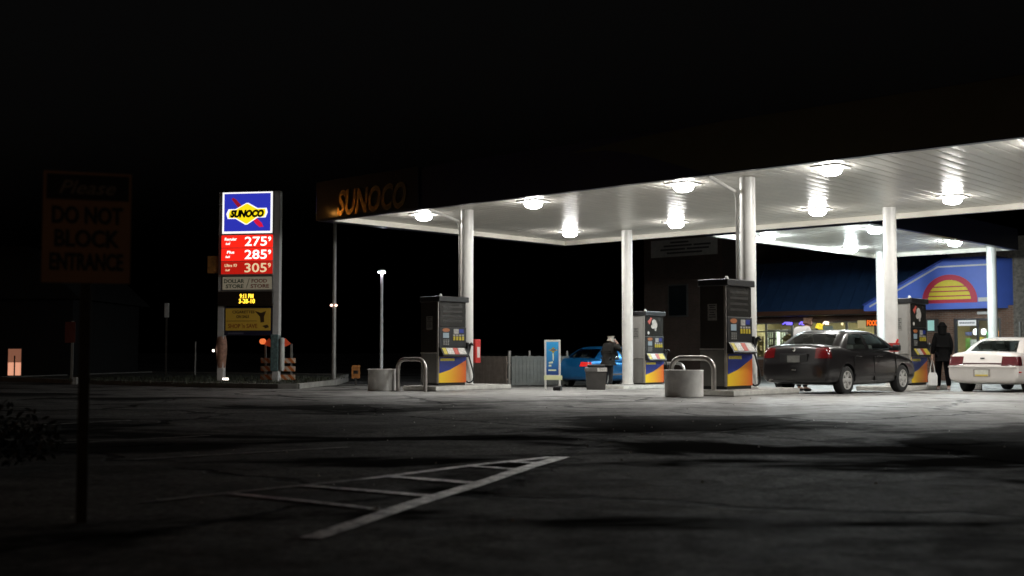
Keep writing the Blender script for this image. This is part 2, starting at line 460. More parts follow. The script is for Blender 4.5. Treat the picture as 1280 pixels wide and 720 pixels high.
# side street on the left
mb = MB(); mb.prism([(-60, 20), (-17, 29.5), (-17, 33.5), (-60, 26)], -0.3, 0.008, 'xy')
tag(mb.build('road', mat('road_asphalt', (0.06, 0.058, 0.055), 0.7, var=0.3, nscale=3, bump=0.4)), kind='structure')
mb = MB(); mb.prism([(-60, 22.6), (-17, 31.2), (-17, 31.35), (-60, 22.8)], 0.009, 0.013, 'xy')
tag(mb.build('road_centre_line_marking', mat('yellow_road_paint', (0.5, 0.35, 0.05), 0.5, var=.3)), kind='structure')

# ------------------------------------------------------------------ main canopy
can = thing('forecourt_canopy', 'large white ribbed forecourt canopy with dark blue fascia over the fuel pumps', 'canopy', (OX, OY, 0), ANG)
ZS = 4.69; A0, A1, B0, B1 = -3.76, 21.0, -1.5, 8.5
def soffit_mesh(a0, a1, b0, b1, z, pitch=0.30):
    mb = MB(); prof = []
    n = int((a1 - a0) / pitch)
    for i in range(n):
        x = a0 + i * (a1 - a0) / n; p = (a1 - a0) / n
        for k in range(6):
            t = k / 5
            prof.append((x + t * p * 0.9, z - 0.005 * (1 - (2 * t - 1) ** 2)))
        prof.append((x + p * 0.93, z + 0.014)); prof.append((x + p * 0.97, z + 0.014))
    prof.append((a1, z))
    vs = []; fs = []
    for x, zz in prof: vs += [(x, b0, zz), (x, b1, zz)]
    for i in range(len(prof) - 1): fs.append((2 * i, 2 * i + 1, 2 * i + 3, 2 * i + 2))
    mb.add(vs, fs)
    mb.box(a0, b0, z + 0.06, a1, b1, z + 0.12)
    return mb
soffit_mesh(A0, A1, B0, B1, ZS).build('soffit', SOFFIT, can, recalc=False)
def fascia(a0, a1, b0, b1, zb, zt, tl, parent, dark, back):
    # outer boards are dark, inner faces cream; left end board is deep (tl)
    f = MB()
    f.box(a0 - tl, b0 - 0.16, zb, a1 + 0.16, b0 - 0.004, zt, 0)
    f.box(a0 - tl, b1 + 0.004, zb, a1 + 0.16, b1 + 0.16, zt, 0)
    f.box(a0 - tl, b0 - 0.003, zb, a0 - 0.004, b1 + 0.003, zt, 0)
    f.box(a1 + 0.004, b0 - 0.003, zb, a1 + 0.16, b1 + 0.003, zt, 0)
    f.build('fascia', dark, parent)
    g = MB()
    e = 0.012
    g.box(a0, b1 - 0.09, zb - 0.01, a1, b1 - e + 0.012, ZS - 0.005)
    g.box(a0 + 0.001, b0 + 0.0, zb + 0.01, a1 - 0.001, b0 + 0.05, ZS - 0.005)
    g.box(a0 - 0.0, b0 + 0.051, zb - 0.008, a0 + 0.09, b1 - 0.091, ZS - 0.005)
    g.box(a1 - 0.09, b0 + 0.051, zb - 0.008, a1, b1 - 0.091, ZS - 0.005)
    g.build('edge_trim', back, parent)
fascia(A0, A1, B0, B1, 4.55, 5.62, 0.42, can, NAVY, CREAM)
mb = MB(); mb.box(A0 - 0.4, B0 - .15, 5.55, A1 + .15, B1 + .15, 5.6); mb.build('roof', DGREY, can)
# raised sign panel and lettering at the left end of the fascia
YF = B0 - 0.16
mb = MB(); mb.box(-4.17, YF - 0.07, 4.57, -.05, YF - 0.003, 5.64, bev=.015); pan = mb.build('sign_panel', mat('panel_black', (.012, .011, .012), .3, var=.2, coat=.3), can)
LETT = mat('channel_letter', (0.40, 0.26, 0.10), 0.14, 0.8, var=0.1)
text('lettering', [('SUNOCO', -1.82, 4.97, 0.64, 2.75, 0.22, 0.03)], LETT, pan, Matrix.Translation((0, YF - 0.07, 0)) @ FRONT, depth=0.05)
# yellow swoosh on the fascia
mb = MB()
lo = [(4.87, 5.42), (5.9, 5.36), (6.83, 5.16), (7.85, 4.81), (8.5, 4.58)]
mb.prism([(4.87, 5.42), (6.2, 5.50), (7.45, 5.56), (9.0, 5.60), (21.0, 5.60), (21.0, 4.57)] + lo[::-1][:-1], YF - 0.006, YF - 0.001)
mb.build('fascia_stripe', YELF, can)
# columns, downpipes
for a in (0, 8.45, 16.9):
    for b in (0, 7.0):
        z = G(*xy(a, b)) + 0.14
        mb = MB()
        mb.lathe([(0.19, z), (0.19, z + 0.02), (0.165, z + 0.025), (0.165, ZS - 0.01)], 32)
        mb.build('column', WHITE, can, smooth=True, loc=(a, b, 0))
for a in (0, 8.45, 16.9):
    z = G(*xy(a, 0)) + 0.14
    mb = MB()
    mb.tube([(a - 0.25, B0 + .35, ZS - .07), (a - 0.238, -0.12, ZS - 0.30), (a - 0.235, -0.03, ZS - 0.42), (a - 0.235, -0.02, z)], 0.042, 8)
    mb.build('downpipe', WHITE, can, smooth=True)
# canopy lamps
def lamp(label, lensm, loc, group):
    t = thing('canopy_lamp', label, 'lamp', loc, ANG, group)
    mb = MB(); mb.box(-.31, -.31, -.025, .31, .31, 0.03, bev=.01); mb.build('lamp_housing', WHITE, t)
    mb = MB()
    mb.lathe([(.22, -.026), (.225, -.06), (.215, -.11), (.175, -.155), (.11, -.18)], 24)
    for k, f in enumerate(mb.f):
        zs = [mb.v[q].z for q in f]
        mb.m[k] = 0 if max(zs) < -.115 else 1
    mb.build('lens', list(lensm), t, smooth=True)
    return t
ord4 = ['leftmost', 'second from left', 'third from left', 'fourth from left', 'fifth from left', 'sixth from left']
for row, b in (('front', -0.2), ('back', 6.0)):
    for i, a in enumerate((-1.45, 2.5, 6.95, 10.5, 14.7, 18.7)):
        lamp('square glowing lamp in the %s row under the main canopy, %s' % (row, ord4[i]), LENS, (*xy(a, b), ZS - .01), 'lamps under the main canopy')

# ------------------------------------------------------------------ walkway canopy by the store
can2 = thing('walkway_canopy', 'smaller white canopy behind the main one, leading to the store entrance', 'canopy', (OX, OY, 0), ANG)
soffit_mesh(1.6, 6.8, 9.2, 20.6, ZS).build('soffit', SOFFIT, can2, recalc=False)
fascia(1.6, 6.8, 9.2, 20.6, 4.55, 5.3, 0.12, can2, NAVY, CREAM)
mb = MB(); mb.box(1.5, 9.1, 5.22, 6.9, 20.7, 5.28); mb.build('roof', DGREY, can2)
for a, b in ((2.35, 19.6), (6.25, 20.1), (2.35, 10.3), (6.1, 10.3)):
    if b < 11: continue
    z = G(*xy(a, b))
    mb = MB(); mb.lathe([(0.165, z), (0.165, ZS - 0.01)], 28); mb.build('column', WHITE, can2, smooth=True, loc=(a, b, 0))
for lab, a, b in (('near left', 2.35, 11.4), ('near right', 6.0, 11.4), ('far left', 2.35, 17.2), ('far right', 6.1, 17.2)):
    lamp('bluish glowing lamp under the smaller canopy by the store, %s corner' % lab, LENS2, (*xy(a, b), ZS - .01), 'lamps under the walkway canopy')

# ------------------------------------------------------------------ pump islands
ISL = {0: (0, -1.7, 1.05), 1: (8.45, -1.60, 1.05), 2: (0.03, 5.95, 9.0), 3: (8.47, 6.15, 9.2)}
isl_lab = ['concrete pump island of the left front pump with the red box column', 'concrete pump island behind the dark sedan, under the front right pump',
           'concrete pump island of the rear pump beside the blue car', 'concrete pump island of the rear pump beside the white car']
for k, (ca, b0, b1) in ISL.items():
    p = P(ca, (b0 + b1) / 2)
    t = thing('pump_island', isl_lab[k], 'pump island', p, ANG, 'pump islands')
    h = (b1 - b0) / 2
    zr = lambda bb: G(*xy(ca, (b0 + b1) / 2 + bb)) - p.z
    mb = MB(); mb.box(-.6, -h, -.1, .6, h, .13, bev=.03); mb.build('slab', CONC, t)
    mb = MB(); mb.box(-.604, -h - .004, .03, .604, h + .004, .115, bev=.004); mb.build('painted_edge', mat('edge_paint', (.6, .59, .55), .5, var=.25, nscale=4), t)

# ------------------------------------------------------------------ fuel dispensers
def graphic_mat():
    m, nt, b = new_mat('pump_graphic')
    N, L = nt.nodes, nt.links
    tc = N.new('ShaderNodeTexCoord'); sep = N.new('ShaderNodeSeparateXYZ'); L.new(tc.outputs['Object'], sep.inputs[0])
    rp = N.new('ShaderNodeValToRGB'); cr = rp.color_ramp
    cr.elements[0].position = 0.0; cr.elements[0].color = (.85, .60, .02, 1)
    e = cr.elements.new(0.45); e.color = (.85, .42, .02, 1)
    cr.elements[1].position = 1.0; cr.elements[1].color = (.62, .09, .02, 1)
    mr = N.new('ShaderNodeMapRange'); mr.inputs['From Min'].default_value = -.5; mr.inputs['From Max'].default_value = .5
    L.new(sep.outputs['Y'], mr.inputs['Value']); L.new(mr.outputs['Result'], rp.inputs['Fac'])
    L.new(rp.outputs['Color'], b.inputs['Base Color']); b.inputs['Roughness'].default_value = .35
    return m
GRAPH = graphic_mat()
PBLUE = mat('pump_blue', (.02, .035, .22), .35, var=.1)
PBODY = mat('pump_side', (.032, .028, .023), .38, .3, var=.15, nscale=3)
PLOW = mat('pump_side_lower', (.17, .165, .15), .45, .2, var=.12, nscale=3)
MESHP = mat('pump_valance', (.020, .019, .017), .25, var=.3, nscale=5, coat=.3)
SCREEN = emi('pump_screen', (.35, .5, .6), .12, (.2, .25, .28))
CARD_W = mat('card_white', (.50, .48, .45), .5, var=.5, nscale=22); CARD_Y = mat('card_yellow', (.55, .45, .06), .5, var=.4, nscale=22); CARD_R = mat('card_red', (.42, .07, .05), .5, var=.4, nscale=22)
YEL = mat('button_yellow', (.42, .33, .03), .4, var=.1)
LOGO_O = mat('logo_orange', (.32, .11, .04), .4, var=.1)

def pump(label, loc, side_mat, smudge):
    t = thing('fuel_dispenser', label, 'fuel pump', loc, ANG, 'fuel pumps')
    X = 0.32; W = 0.5
    mb = MB(); mb.box(-X + .02, -W + .02, 0, X - .02, W - .02, .06); mb.build('plinth', BLACK, t)
    mb = MB(); mb.box(-X, -W, .055, X - .025, W, 2.13, bev=.012); mb.build('body', side_mat, t)
    mb = MB()
    mb.box(X - .05, -W - .012, .06, X + .004, -W + .012, 2.13, bev=.004)
    mb.build('corner_trim', STEEL, t)
    mb = MB(); mb.box(-X + .01, -W - .008, .07, X - .06, -W - .0005, .80, bev=.003); lo_ = mb.build('side_panel', PLOW, t)
    mb = MB(); mb.box(-X + .005, -W - .02, .81, X - .055, -W - .0005, .845, bev=.005); mb.build('side_moulding', STEEL, t)
    mb = MB(); mb.box(-.12, -W - .004, 1.42, .10, -W - .0005, 1.76); s_ = mb.build('side_notice', mat('faded_notice', (.2, .195, .18), .6, var=.3, nscale=14), t)
    mb = MB()
    for i, (z, w) in enumerate([(1.72, .16), (1.68, .12), (1.63, .17), (1.58, .1), (1.53, .15), (1.48, .17)]): mb.box(-.01 - w / 2, -W - .006, z, -.01 + w / 2, -W - .0045, z + .018)
    mb.build('notice_print', BLACK, s_)
    mb = MB(); mb.box(-X - .03, -W - .03, 2.13, X + .06, W + .05, 2.27, bev=.02); top = mb.build('top_cap', BLACK, t)
    mb = MB(); mb.lathe([(.04, 2.27), (.045, 2.28), (.03, 2.325), (.01, 2.335)], 12, c=(.25, -.36, 0)); mb.build('beacon', mat('clear_plastic', (.6, .6, .58), .2), top, smooth=True)
    # upper display board
    mb = MB(); mb.box(X - .024, -W + .03, 1.50, X + .012, W - .03, 2.12, bev=.008); v = mb.build('upper_board', MESHP, t)
    if smudge:
        mb = MB()
        for y, z, ry, rz in [(-.02, 1.92, .12, .1), (.06, 1.84, .09, .1), (-.08, 1.80, .1, .07), (.05, 1.73, .05, .07)]:
            mb.prism([(y + ry * math.cos(k * PI / 7), z + rz * math.sin(k * PI / 7)) for k in range(14)], X + .013, X + .0145 + ry * .01, 'yz')
        mb.build('pale_smudge', mat('pale_smudge', (.42, .39, .36), .5, var=.35, nscale=12), v)  # pale rounded shapes on the upper board
        mb = MB(); mb.prism([(-.36, 1.95), (-.2, 2.08), (-.12, 2.06), (-.26, 1.86)], X + .013, X + .015, 'yz'); mb.build('poster_flash', CARD_R, v)
        mb = MB(); mb.prism([(-.32 + .05 * math.cos(k * PI / 6), 1.6 + .05 * math.sin(k * PI / 6)) for k in range(12)], X + .013, X + .016, 'yz'); mb.build('round_sticker', CARD_W, v)
    else:
        mb = MB()
        for z in (1.62, 1.74, 1.86, 1.98): mb.box(X + .012, -.36, z, X + .0135, .34, z + .05)
        mb.build('poster_print', mat('poster_dim', (.03, .028, .026), .3, var=.4, nscale=10), v)
    # control board
    mb = MB(); mb.box(X - .024, -W + .02, .98, X + .02, W - .02, 1.49, bev=.01); c = mb.build('control_board', BLACK, t)
    mb = MB(); mb.prism([(-.25 + .13 * math.cos(k * PI / 10), 1.41 + .05 * math.sin(k * PI / 10)) for k in range(20)], X + .02, X + .026, 'yz'); mb.build('logo_badge', LOGO_O, c)
    mb = MB(); mb.box(X + .02, -.36, 1.21, X + .027, -.15, 1.34, bev=.003); mb.build('screen', SCREEN, c)
    mb = MB()
    for i in range(3):
        for j in range(4): mb.box(X + .02, -.35 + i * .075, 1.03 + j * .038, X + .03, -.30 + i * .075, 1.055 + j * .038)
    mb.build('keypad', GREY, c)
    mb = MB(); mb.box(X + .02, .02, 1.32, X + .027, .20, 1.44, bev=.003); mb.build('price_display', mat('display_dim', (.30, .29, .27), .4, var=.5, nscale=25), c)
    mb = MB(); mb.box(X + .02, .22, 1.34, X + .027, .38, 1.44, bev=.003); mb.build('price_display', PBLUE, c)
    for i in range(4):
        y = .0 + i * .105
        mb = MB(); mb.box(X + .02, y, 1.15, X + .034, y + .075, 1.25, bev=.006); mb.build('grade_button', YEL, c)
        mb = MB(); mb.box(X + .02, y, 1.262, X + .026, y + .075, 1.30); mb.build('grade_label', mat('display_dim', (.30, .29, .27), .4), c)
    # tilted advert shelf
    mb = MB()
    mb.prism([(X - .024, .76), (X + .16, .74), (X + .16, .77), (X + .03, .975), (X - .024, .975)], -W + .03, W - .05, 'xz'); sh = mb.build('advert_shelf', BLACK, t)
    n = Vector((.205, 0, .13)).normalized()
    for y0, y1, m_ in [(-.42, -.30, CARD_Y), (-.28, -.05, CARD_W), (-.04, .12, CARD_R), (.13, .38, CARD_Y if smudge else CARD_W)]:
        q = []
        for tt in (.12, .88):
            x = X + .16 - .13 * tt; z = .77 + .205 * tt
            q += [(x, y0, z), (x, y1, z)]
        q = [Vector(k) + n * .002 for k in q]
        mb = MB(); mb.add(q + [k + n * .004 for k in q], [(0, 1, 3, 2), (4, 6, 7, 5), (0, 4, 5, 1), (2, 3, 7, 6), (0, 2, 6, 4), (1, 5, 7, 3)]); mb.build('advert_card', m_, sh)
    # lower panel with blue wedge and small yellow label
    mb = MB(); mb.box(X - .024, -W + .015, .07, X + .01, W - .01, .735, bev=.006); lp = mb.build('lower_panel', GRAPH, t)
    mb = MB(); mb.prism([(-.48, .73), (.485, .73), (.485, .64), (.2, .52), (-.1, .40), (-.48, .31)], X + .0105, X + .0125, 'yz'); mb.build('blue_wedge', PBLUE, lp)
    mb = MB(); mb.box(X + .013, -.44, .625, X + .0145, .06, .69); mb.build('yellow_label', CARD_Y, lp)
    # nozzle and hose on the far edge of the face
    mb = MB(); mb.box(X - .2, W, .72, X + .05, W + .07, 1.10, bev=.015); nb = mb.build('nozzle_boot', BLACK, t)
    mb = MB(); mb.tube([(X - .02, W + .09, .80), (X + .01, W + .10, .95), (X + .03, W + .10, 1.02), (X + .10, W + .10, 1.07), (X + .16, W + .10, 1.02)], [.035, .045, .045, .035, .02], 8); mb.build('nozzle', BLACK, nb, smooth=True)
    pts = [(X - .02, W + .09, .82), (X + .02, W + .14, .60), (X + .05, W + .22, .30), (X + .05, W + .20, .12), (X + .02, W + .08, .06), (X - .02, W + .03, .10)]
    mb = MB()
    fine = []
    for i in range(len(pts) - 1):
        p0, p1, p2, p3 = [Vector(pts[max(0, min(len(pts) - 1, i + d))]) for d in (-1, 0, 1, 2)]
        for k in range(5):
            s = k / 5
            fine.append(0.5 * ((2 * p1) + (p2 - p0) * s + (2 * p0 - 5 * p1 + 4 * p2 - p3) * s * s + (3 * p1 - p0 - 3 * p2 + p3) * s ** 3))
    fine.append(Vector(pts[-1])); mb.tube(fine, .02, 8); mb.build('hose', RUBBER, t, smooth=True)
    return t
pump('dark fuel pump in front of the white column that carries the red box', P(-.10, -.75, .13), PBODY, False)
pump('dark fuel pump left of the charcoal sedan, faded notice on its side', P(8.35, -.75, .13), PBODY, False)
pump('fuel pump with lit-toned side and poster, on the island near the blue car', P(-.02, 7.98, .13), mat('pump_side_lit', (.30, .29, .27), .42, .3, var=.1, nscale=3), True)  # rear pumps' sides carry the lamp light in their paler colour
pump('fuel pump with lit-toned side beside the person in black', P(8.42, 8.0, .13), mat('pump_side_lit', (.3, .29, .27), .42), True)

# ------------------------------------------------------------------ hoop guards, planters
def hoop(label, a, b, w=1.0, h=.80):
    t = P(a, b)
    mb = MB(); r = .24; pts = [(-w / 2, 0, -.05), (-w / 2, 0, h - r)]
    for k in range(1, 9): an = PI - k * PI / 16; pts.append((-w / 2 + r + r * math.cos(an), 0, h - r + r * math.sin(an)))
    for k in range(0, 9): an = PI / 2 - k * PI / 16; pts.append((w / 2 - r + r * math.cos(an), 0, h - r + r * math.sin(an)))
    pts.append((w / 2, 0, -.05))
    mb.tube(pts, .052, 14)
    return tag(mb.build('hoop_guard', STEEL, smooth=True, loc=t, rot=ANG), label, 'guard rail', 'hoop guards at the island ends')
hoop('bent steel hoop guard beside the pale concrete tub at the left front pump', -.02, -1.95)
hoop('bent steel hoop guard behind the grey concrete tub at the front right pump', 8.03, -1.54, 1.03, .78)
hoop('far steel hoop guard past the poster pump near the blue car', .0, 9.35, .95)
def tub(label, a, b, r, h, m):
    mb = MB()
    mb.lathe([(r * .92, 0), (r * .97, .012), (r * .975, h - .03), (r, h - .01), (r * .985, h), (r * .86, h), (r * .84, h - .06)], 40)
    t = P(a, b)
    o = mb.build('concrete_tub', m, smooth=True, loc=t, rot=ANG, angle=R(50))
    tag(o, label, 'concrete tub', 'concrete tubs by the front pumps')
    mb = MB(); mb.lathe([(r * .85, h - .075), (r * .84, h - .06), (r * .4, h - .03), (.01, h - .02)], 24); mb.build('soil', mat('soil', (.05, .04, .03), .95, var=.4, nscale=20), o)
tub('round pale concrete tub left of the left front pump', -1.05, -1.95, .415, .555, mat('tub_pale', (.80, .79, .76), .75, var=.15, nscale=5, bump=.2, bscale=60))
tub('round grey concrete tub in front of the steel hoop at the front right pump', 8.16, -2.04, .40, .54, mat('tub_grey', (.78, .77, .74), .75, var=.15, nscale=5, bump=.2, bscale=60))

# red extinguisher box on the first column
X, Y = xy(.04, .28)
t = thing('extinguisher_box', 'red fire extinguisher cabinet with white label on the left front column', 'extinguisher cabinet', (X, Y, G(X, Y) + .70), ANG)
mb = MB(); mb.box(-.13, -.10, 0, .10, .10, .62, bev=.015); mb.build('cabinet', RED, t)
mb = MB(); mb.box(.101, -.04, .14, .106, .06, .42); mb.build('label_plate', WHITE, t)

# waste bin, poster stand
t = thing('waste_bin', 'dark square waste bin with squeegee tray standing in front of the blue car', 'bin', P(1.25, 3.85), ANG + R(40))
mb = MB(); mb.prism([(-.25, 0), (.25, 0), (.29, .5), (-.29, .5)], -.25, .25, 'xz'); mb.build('bin_body', DGREY, t)
mb = MB(); mb.box(-.31, -.28, .50, .31, .28, .62, bev=.02); mb.build('tray', mat('tray_grey', (.11, .105, .1), .4), t)
mb = MB(); mb.box(-.24, -.24, .62, .24, .24, .70, bev=.03); mb.build('lid', BLACK, t)
mb = MB(); mb.box(.03, -.286, .51, .30, -.281, .61); mb.build('label_sticker', CARD_W, t)

t = thing('poster_stand', 'blue poster in white frame standing on two legs in front of the fence', 'poster stand', P(1.36, 1.86), R(-8))
mb = MB()
for x in (-.215, .165): mb.box(x, -.02, 0, x + .05, .02, 1.33, bev=.006)
mb.box(-.165, -.02, 1.28, .165, .02, 1.33); mb.box(-.165, -.02, .36, .165, .02, .40)
mb.build('frame', WHITE, t)
mb = MB(); mb.box(-.164, -.012, .40, .164, .012, 1.279)
def poster_mat():
    m, nt, b = new_mat('poster_blue'); N, L = nt.nodes, nt.links
    tc = N.new('ShaderNodeTexCoord'); sep = N.new('ShaderNodeSeparateXYZ'); L.new(tc.outputs['Object'], sep.inputs[0])
    mr = N.new('ShaderNodeMapRange'); mr.inputs['From Min'].default_value = .4; mr.inputs['From Max'].default_value = 1.25
    L.new(sep.outputs['Z'], mr.inputs['Value']); rp = N.new('ShaderNodeValToRGB')
    rp.color_ramp.elements[0].color = (.02, .05, .22, 1); rp.color_ramp.elements[1].color = (.04, .36, .75, 1)
    L.new(mr.outputs['Result'], rp.inputs['Fac']); L.new(rp.outputs['Color'], b.inputs['Base Color']); b.inputs['Roughness'].default_value = .4
    return m
po = mb.build('poster', poster_mat(), t)
mb = MB(); mb.prism([(-.11, 1.06), (-.03, 1.08), (.02, 1.14), (.07, 1.08), (.14, 1.06), (.07, 1.03), (.02, .97), (-.03, 1.03)], -.016, -.0125); mb.build('poster_badge', YEL, po)
mb = MB(); mb.box(-.03, -.0175, 1.045, .09, -.0165, 1.075); mb.build('badge_band', PBLUE, po)
mb = MB(); mb.prism([(0, .97), (.035, .97), (.03, .78), (.01, .78)], -.015, -.0125); mb.prism([(-.1, .74), (.01, .76), (.01, .71), (-.1, .70)], -.015, -.0125)
mb.prism([(-.1, .67), (-.03, .67), (-.03, .62), (-.1, .62)], -.015, -.0125); mb.prism([(-.11, .545), (.1, .545), (.1, .505), (-.11, .505)], -.015, -.0125)
mb.build('poster_print', mat('poster_cream', (.65, .72, .5), .5, var=.2), po)
mb = MB(); mb.box(-.225, -.03, .27, .26, -.021, .385); mb.build('footer_strip', mat('footer_cream', (.70, .72, .42), .5, var=.1), t)

# ------------------------------------------------------------------ fence in front of the dark back lot
def fence(label, p0, p1, h, m, post_m, n, group='fence panels'):
    p0, p1 = Vector(p0), Vector(p1); d = p1 - p0; L_ = d.length
    t = thing('fence', label, 'fence', (p0.x, p0.y, G(p0.x, p0.y)), math.atan2(d.y, d.x), group)
    mb = MB(); k = int(L_ / .14)
    for i in range(k): mb.box(i * L_ / k + .004, -.012, .04, (i + 1) * L_ / k - .004, .012, h + .01 * (i % 2))
    mb.box(0, .013, .2, L_, .05, .27); mb.box(0, .013, h - .25, L_, .05, h - .18)
    mb.build('boards', m, t)
    for i in range(n + 1):
        mb = MB(); x = L_ * i / n; mb.tube([(x, .085, 0), (x, .085, h + .18)], .034, 8); mb.build('post', post_m, t, smooth=True)
FB = mat('fence_brown_lit', (.16, .135, .115), .8, var=.25, nscale=4); FG = mat('fence_grey', (.085, .092, .088), .75, var=.2, nscale=4)  # brown boards' lighter tone is canopy light put into the colour
fence('brown board fence panel, toned lighter as lit, right of the red box column', (-1.5, 39.4), (-.16, 37.9), .98, FB, GREY, 1)
fence('dark grey board fence panel left of the blue poster stand', (-.02, 37.9), (1.9, 39.2), .98, FG, GREY, 3)

# ------------------------------------------------------------------ cars
def car(label, loc, rz, P_):
    t = thing('parked_car', label, 'car', loc, rz, 'parked cars')
    Lh = P_['L'] / 2; w = P_['W'] / 2; body_m = P_['paint']
    # lower body: stations (x, width factor, bottom, top edge, crown)
    rows = []
    for (x, wf, zb, zt) in P_['stations']:
        W_ = w * wf; mz = lambda k: zb + (zt - zb) * k
        half = [(0, zb), (W_ * .8, zb), (W_ * .955, mz(.07)), (W_ * .995, mz(.28)), (W_, mz(.52)), (W_ * .985, mz(.74)), (W_ * .955, mz(.90)), (W_ * .87, mz(.985)), (W_ * .55, mz(1.0) + .018), (0, mz(1.0) + .03)]
        ring = [(x, y, z) for y, z in half] + [(x, -y, z) for y, z in half[-2:0:-1]]
        rows.append(ring)
    n = len(rows[0]); mb = MB(); vs = [p for r in rows for p in r]; fs = []
    for i in range(len(rows) - 1):
        for k in range(n): fs.append((i * n + k, i * n + (k + 1) % n, (i + 1) * n + (k + 1) % n, (i + 1) * n + k))
    fs.append(tuple(range(n))[::-1]); fs.append(tuple(range((len(rows) - 1) * n, len(rows) * n)))
    mb.add(vs, fs)
    bo = mb.build('body', [body_m, BLACK], t, smooth=True, angle=R(179))
    ss = bo.modifiers.new('s', 'SUBSURF'); ss.levels = 2; ss.render_levels = 2
    rw = P_['rw']; cut = MB()
    for x in (P_['xr'], P_['xf']):
        for s in (-1, 1):
            cut.lathe([(rw * 1.14, s * (w - .25)), (rw * 1.14, s * (w + .3))], 36, axis='y', c=(x, 0, rw), mi=1)
    co = cut.build('cutter', [body_m, BLACK], t)
    bl = bo.modifiers.new('b', 'BOOLEAN'); bl.object = co; bl.operation = 'DIFFERENCE'; bl.solver = 'EXACT'
    dg = bpy.context.evaluated_depsgraph_get(); dg.update()
    me = bpy.data.meshes.new_from_object(bo.evaluated_get(dg)); bo.modifiers.clear(); bo.data = me; me.name = 'body'
    bm = bmesh.new(); bm.from_mesh(me)
    for e in bm.edges:
        e.smooth = not (len(e.link_faces) == 2 and e.calc_face_angle(0) > R(35))
    for f in bm.faces: f.smooth = True
    bm.to_mesh(me); bm.free()
    bpy.data.objects.remove(co)
    # greenhouse
    g = P_['gh']; zb, zr = g['zb'], g['zr']
    ts = [0, .08, .16, .30, .48, .66, .80, .89, .95, 1.0]
    nf, ns = 10, 16
    def ring(tt):
        k = tt; xf = g['xf0'] + (g['xf1'] - g['xf0']) * (k ** 1.05); xr = g['xr0'] + (g['xr1'] - g['xr0']) * (k ** 1.05)
        wd = g['w0'] + (g['w1'] - g['w0']) * (k ** 1.25); z = zb + (zr - zb) * (1 - (1 - k) ** 1.25)
        pts = []
        for i in range(nf): y = -1 + 2 * i / nf; pts.append((xf + .12 * (1 - abs(y) ** 2.2) - .05, y * wd * .94, z))
        for i in range(ns): s = i / ns; pts.append((xf - .05 + (xr + .05 - xf + .05) * s, wd * (.94 + .06 * math.sin(PI * min(1, max(0, s))) ** .4), z))
        for i in range(nf): y = 1 - 2 * i / nf; pts.append((xr - .10 * (1 - abs(y) ** 2.2) + .05, y * wd * .94, z))
        for i in range(ns): s = i / ns; pts.append((xr + .05 + (xf - .05 - xr - .05) * s, -wd * (.94 + .06 * math.sin(PI * s) ** .4), z))
        return pts
    rings = [ring(k) for k in ts]; n = len(rings[0])
    cx = (g['xf1'] + g['xr1']) / 2
    for sc, dz in ((.97, .018), (.85, .04), (.6, .062), (.3, .072)):
        rings.append([(cx + (p[0] - cx) * sc, p[1] * sc, p[2] + dz) for p in rings[len(ts) - 1]])
    shell = MB(); vs = [p for r in rings for p in r]
    parts = {'windshield': [], 'rear_window': [], 'side_window_l': [[], []], 'side_window_r': [[], []]}
    sh_f = []
    bp = g['bpillar']
    for i in range(len(rings) - 1):
        for k in range(n):
            f = (i * n + k, i * n + (k + 1) % n, (i + 1) * n + (k + 1) % n, (i + 1) * n + k)
            win = 1 <= i <= 6
            if win and 1 <= k < nf - 1: parts['windshield'].append(f); continue
            if win and nf + ns + 1 <= k < nf * 2 + ns - 1: parts['rear_window'].append(f); continue
            def side(j):
                if j < 1 or j >= ns - g.get('cq', 2): return None
                if j == bp: return None
                return 0 if j < bp else 1
            if win and nf <= k < nf + ns:
                q = side(k - nf)
                if q is not None: parts['side_window_l'][q].append(f); continue
            if win and k >= 2 * nf + ns:
                q = side(ns - 1 - (k - 2 * nf - ns))
                if q is not None: parts['side_window_r'][q].append(f); continue
            sh_f.append(f)
    sh_f.append(tuple(range((len(rings) - 1) * n, len(rings) * n)))
    def sub(fs, name, m, inset=0.0, solid=0.0):
        idx = sorted({i for f in fs for i in f}); mp = {i: j for j, i in enumerate(idx)}
        mb = MB(); mb.add([vs[i] for i in idx], [tuple(mp[i] for i in f) for f in fs])
        o = mb.build(name, m, t, smooth=True, recalc=True, angle=R(60))
        return o
    ro = sub(sh_f, 'roof', body_m)
    sub(parts['windshield'], 'windshield', CARGLASS); sub(parts['rear_window'], 'rear_window', CARGLASS)
    for sd in 'lr':
        for q in (0, 1):
            if parts['side_window_' + sd][q]: sub(parts['side_window_' + sd][q], 'side_window', CARGLASS)
    # interior
    seatm = mat('seat_cloth', (.22, .22, .21), .9, var=.2)
    for x, ys in ((g['seat_f'], (-.38, .38)), (g['seat_r'], (-.42, .42))):
        for y in ys:
            mb = MB(); mb.box(x - .09, y - .25, zb - .35, x + .08, y + .25, zb + .14, bev=.05); mb.box(x - .08, y - .13, zb + .16, x - .0, y + .13, zb + .31, bev=.035)
            mb.build('seat', seatm, t, smooth=True)
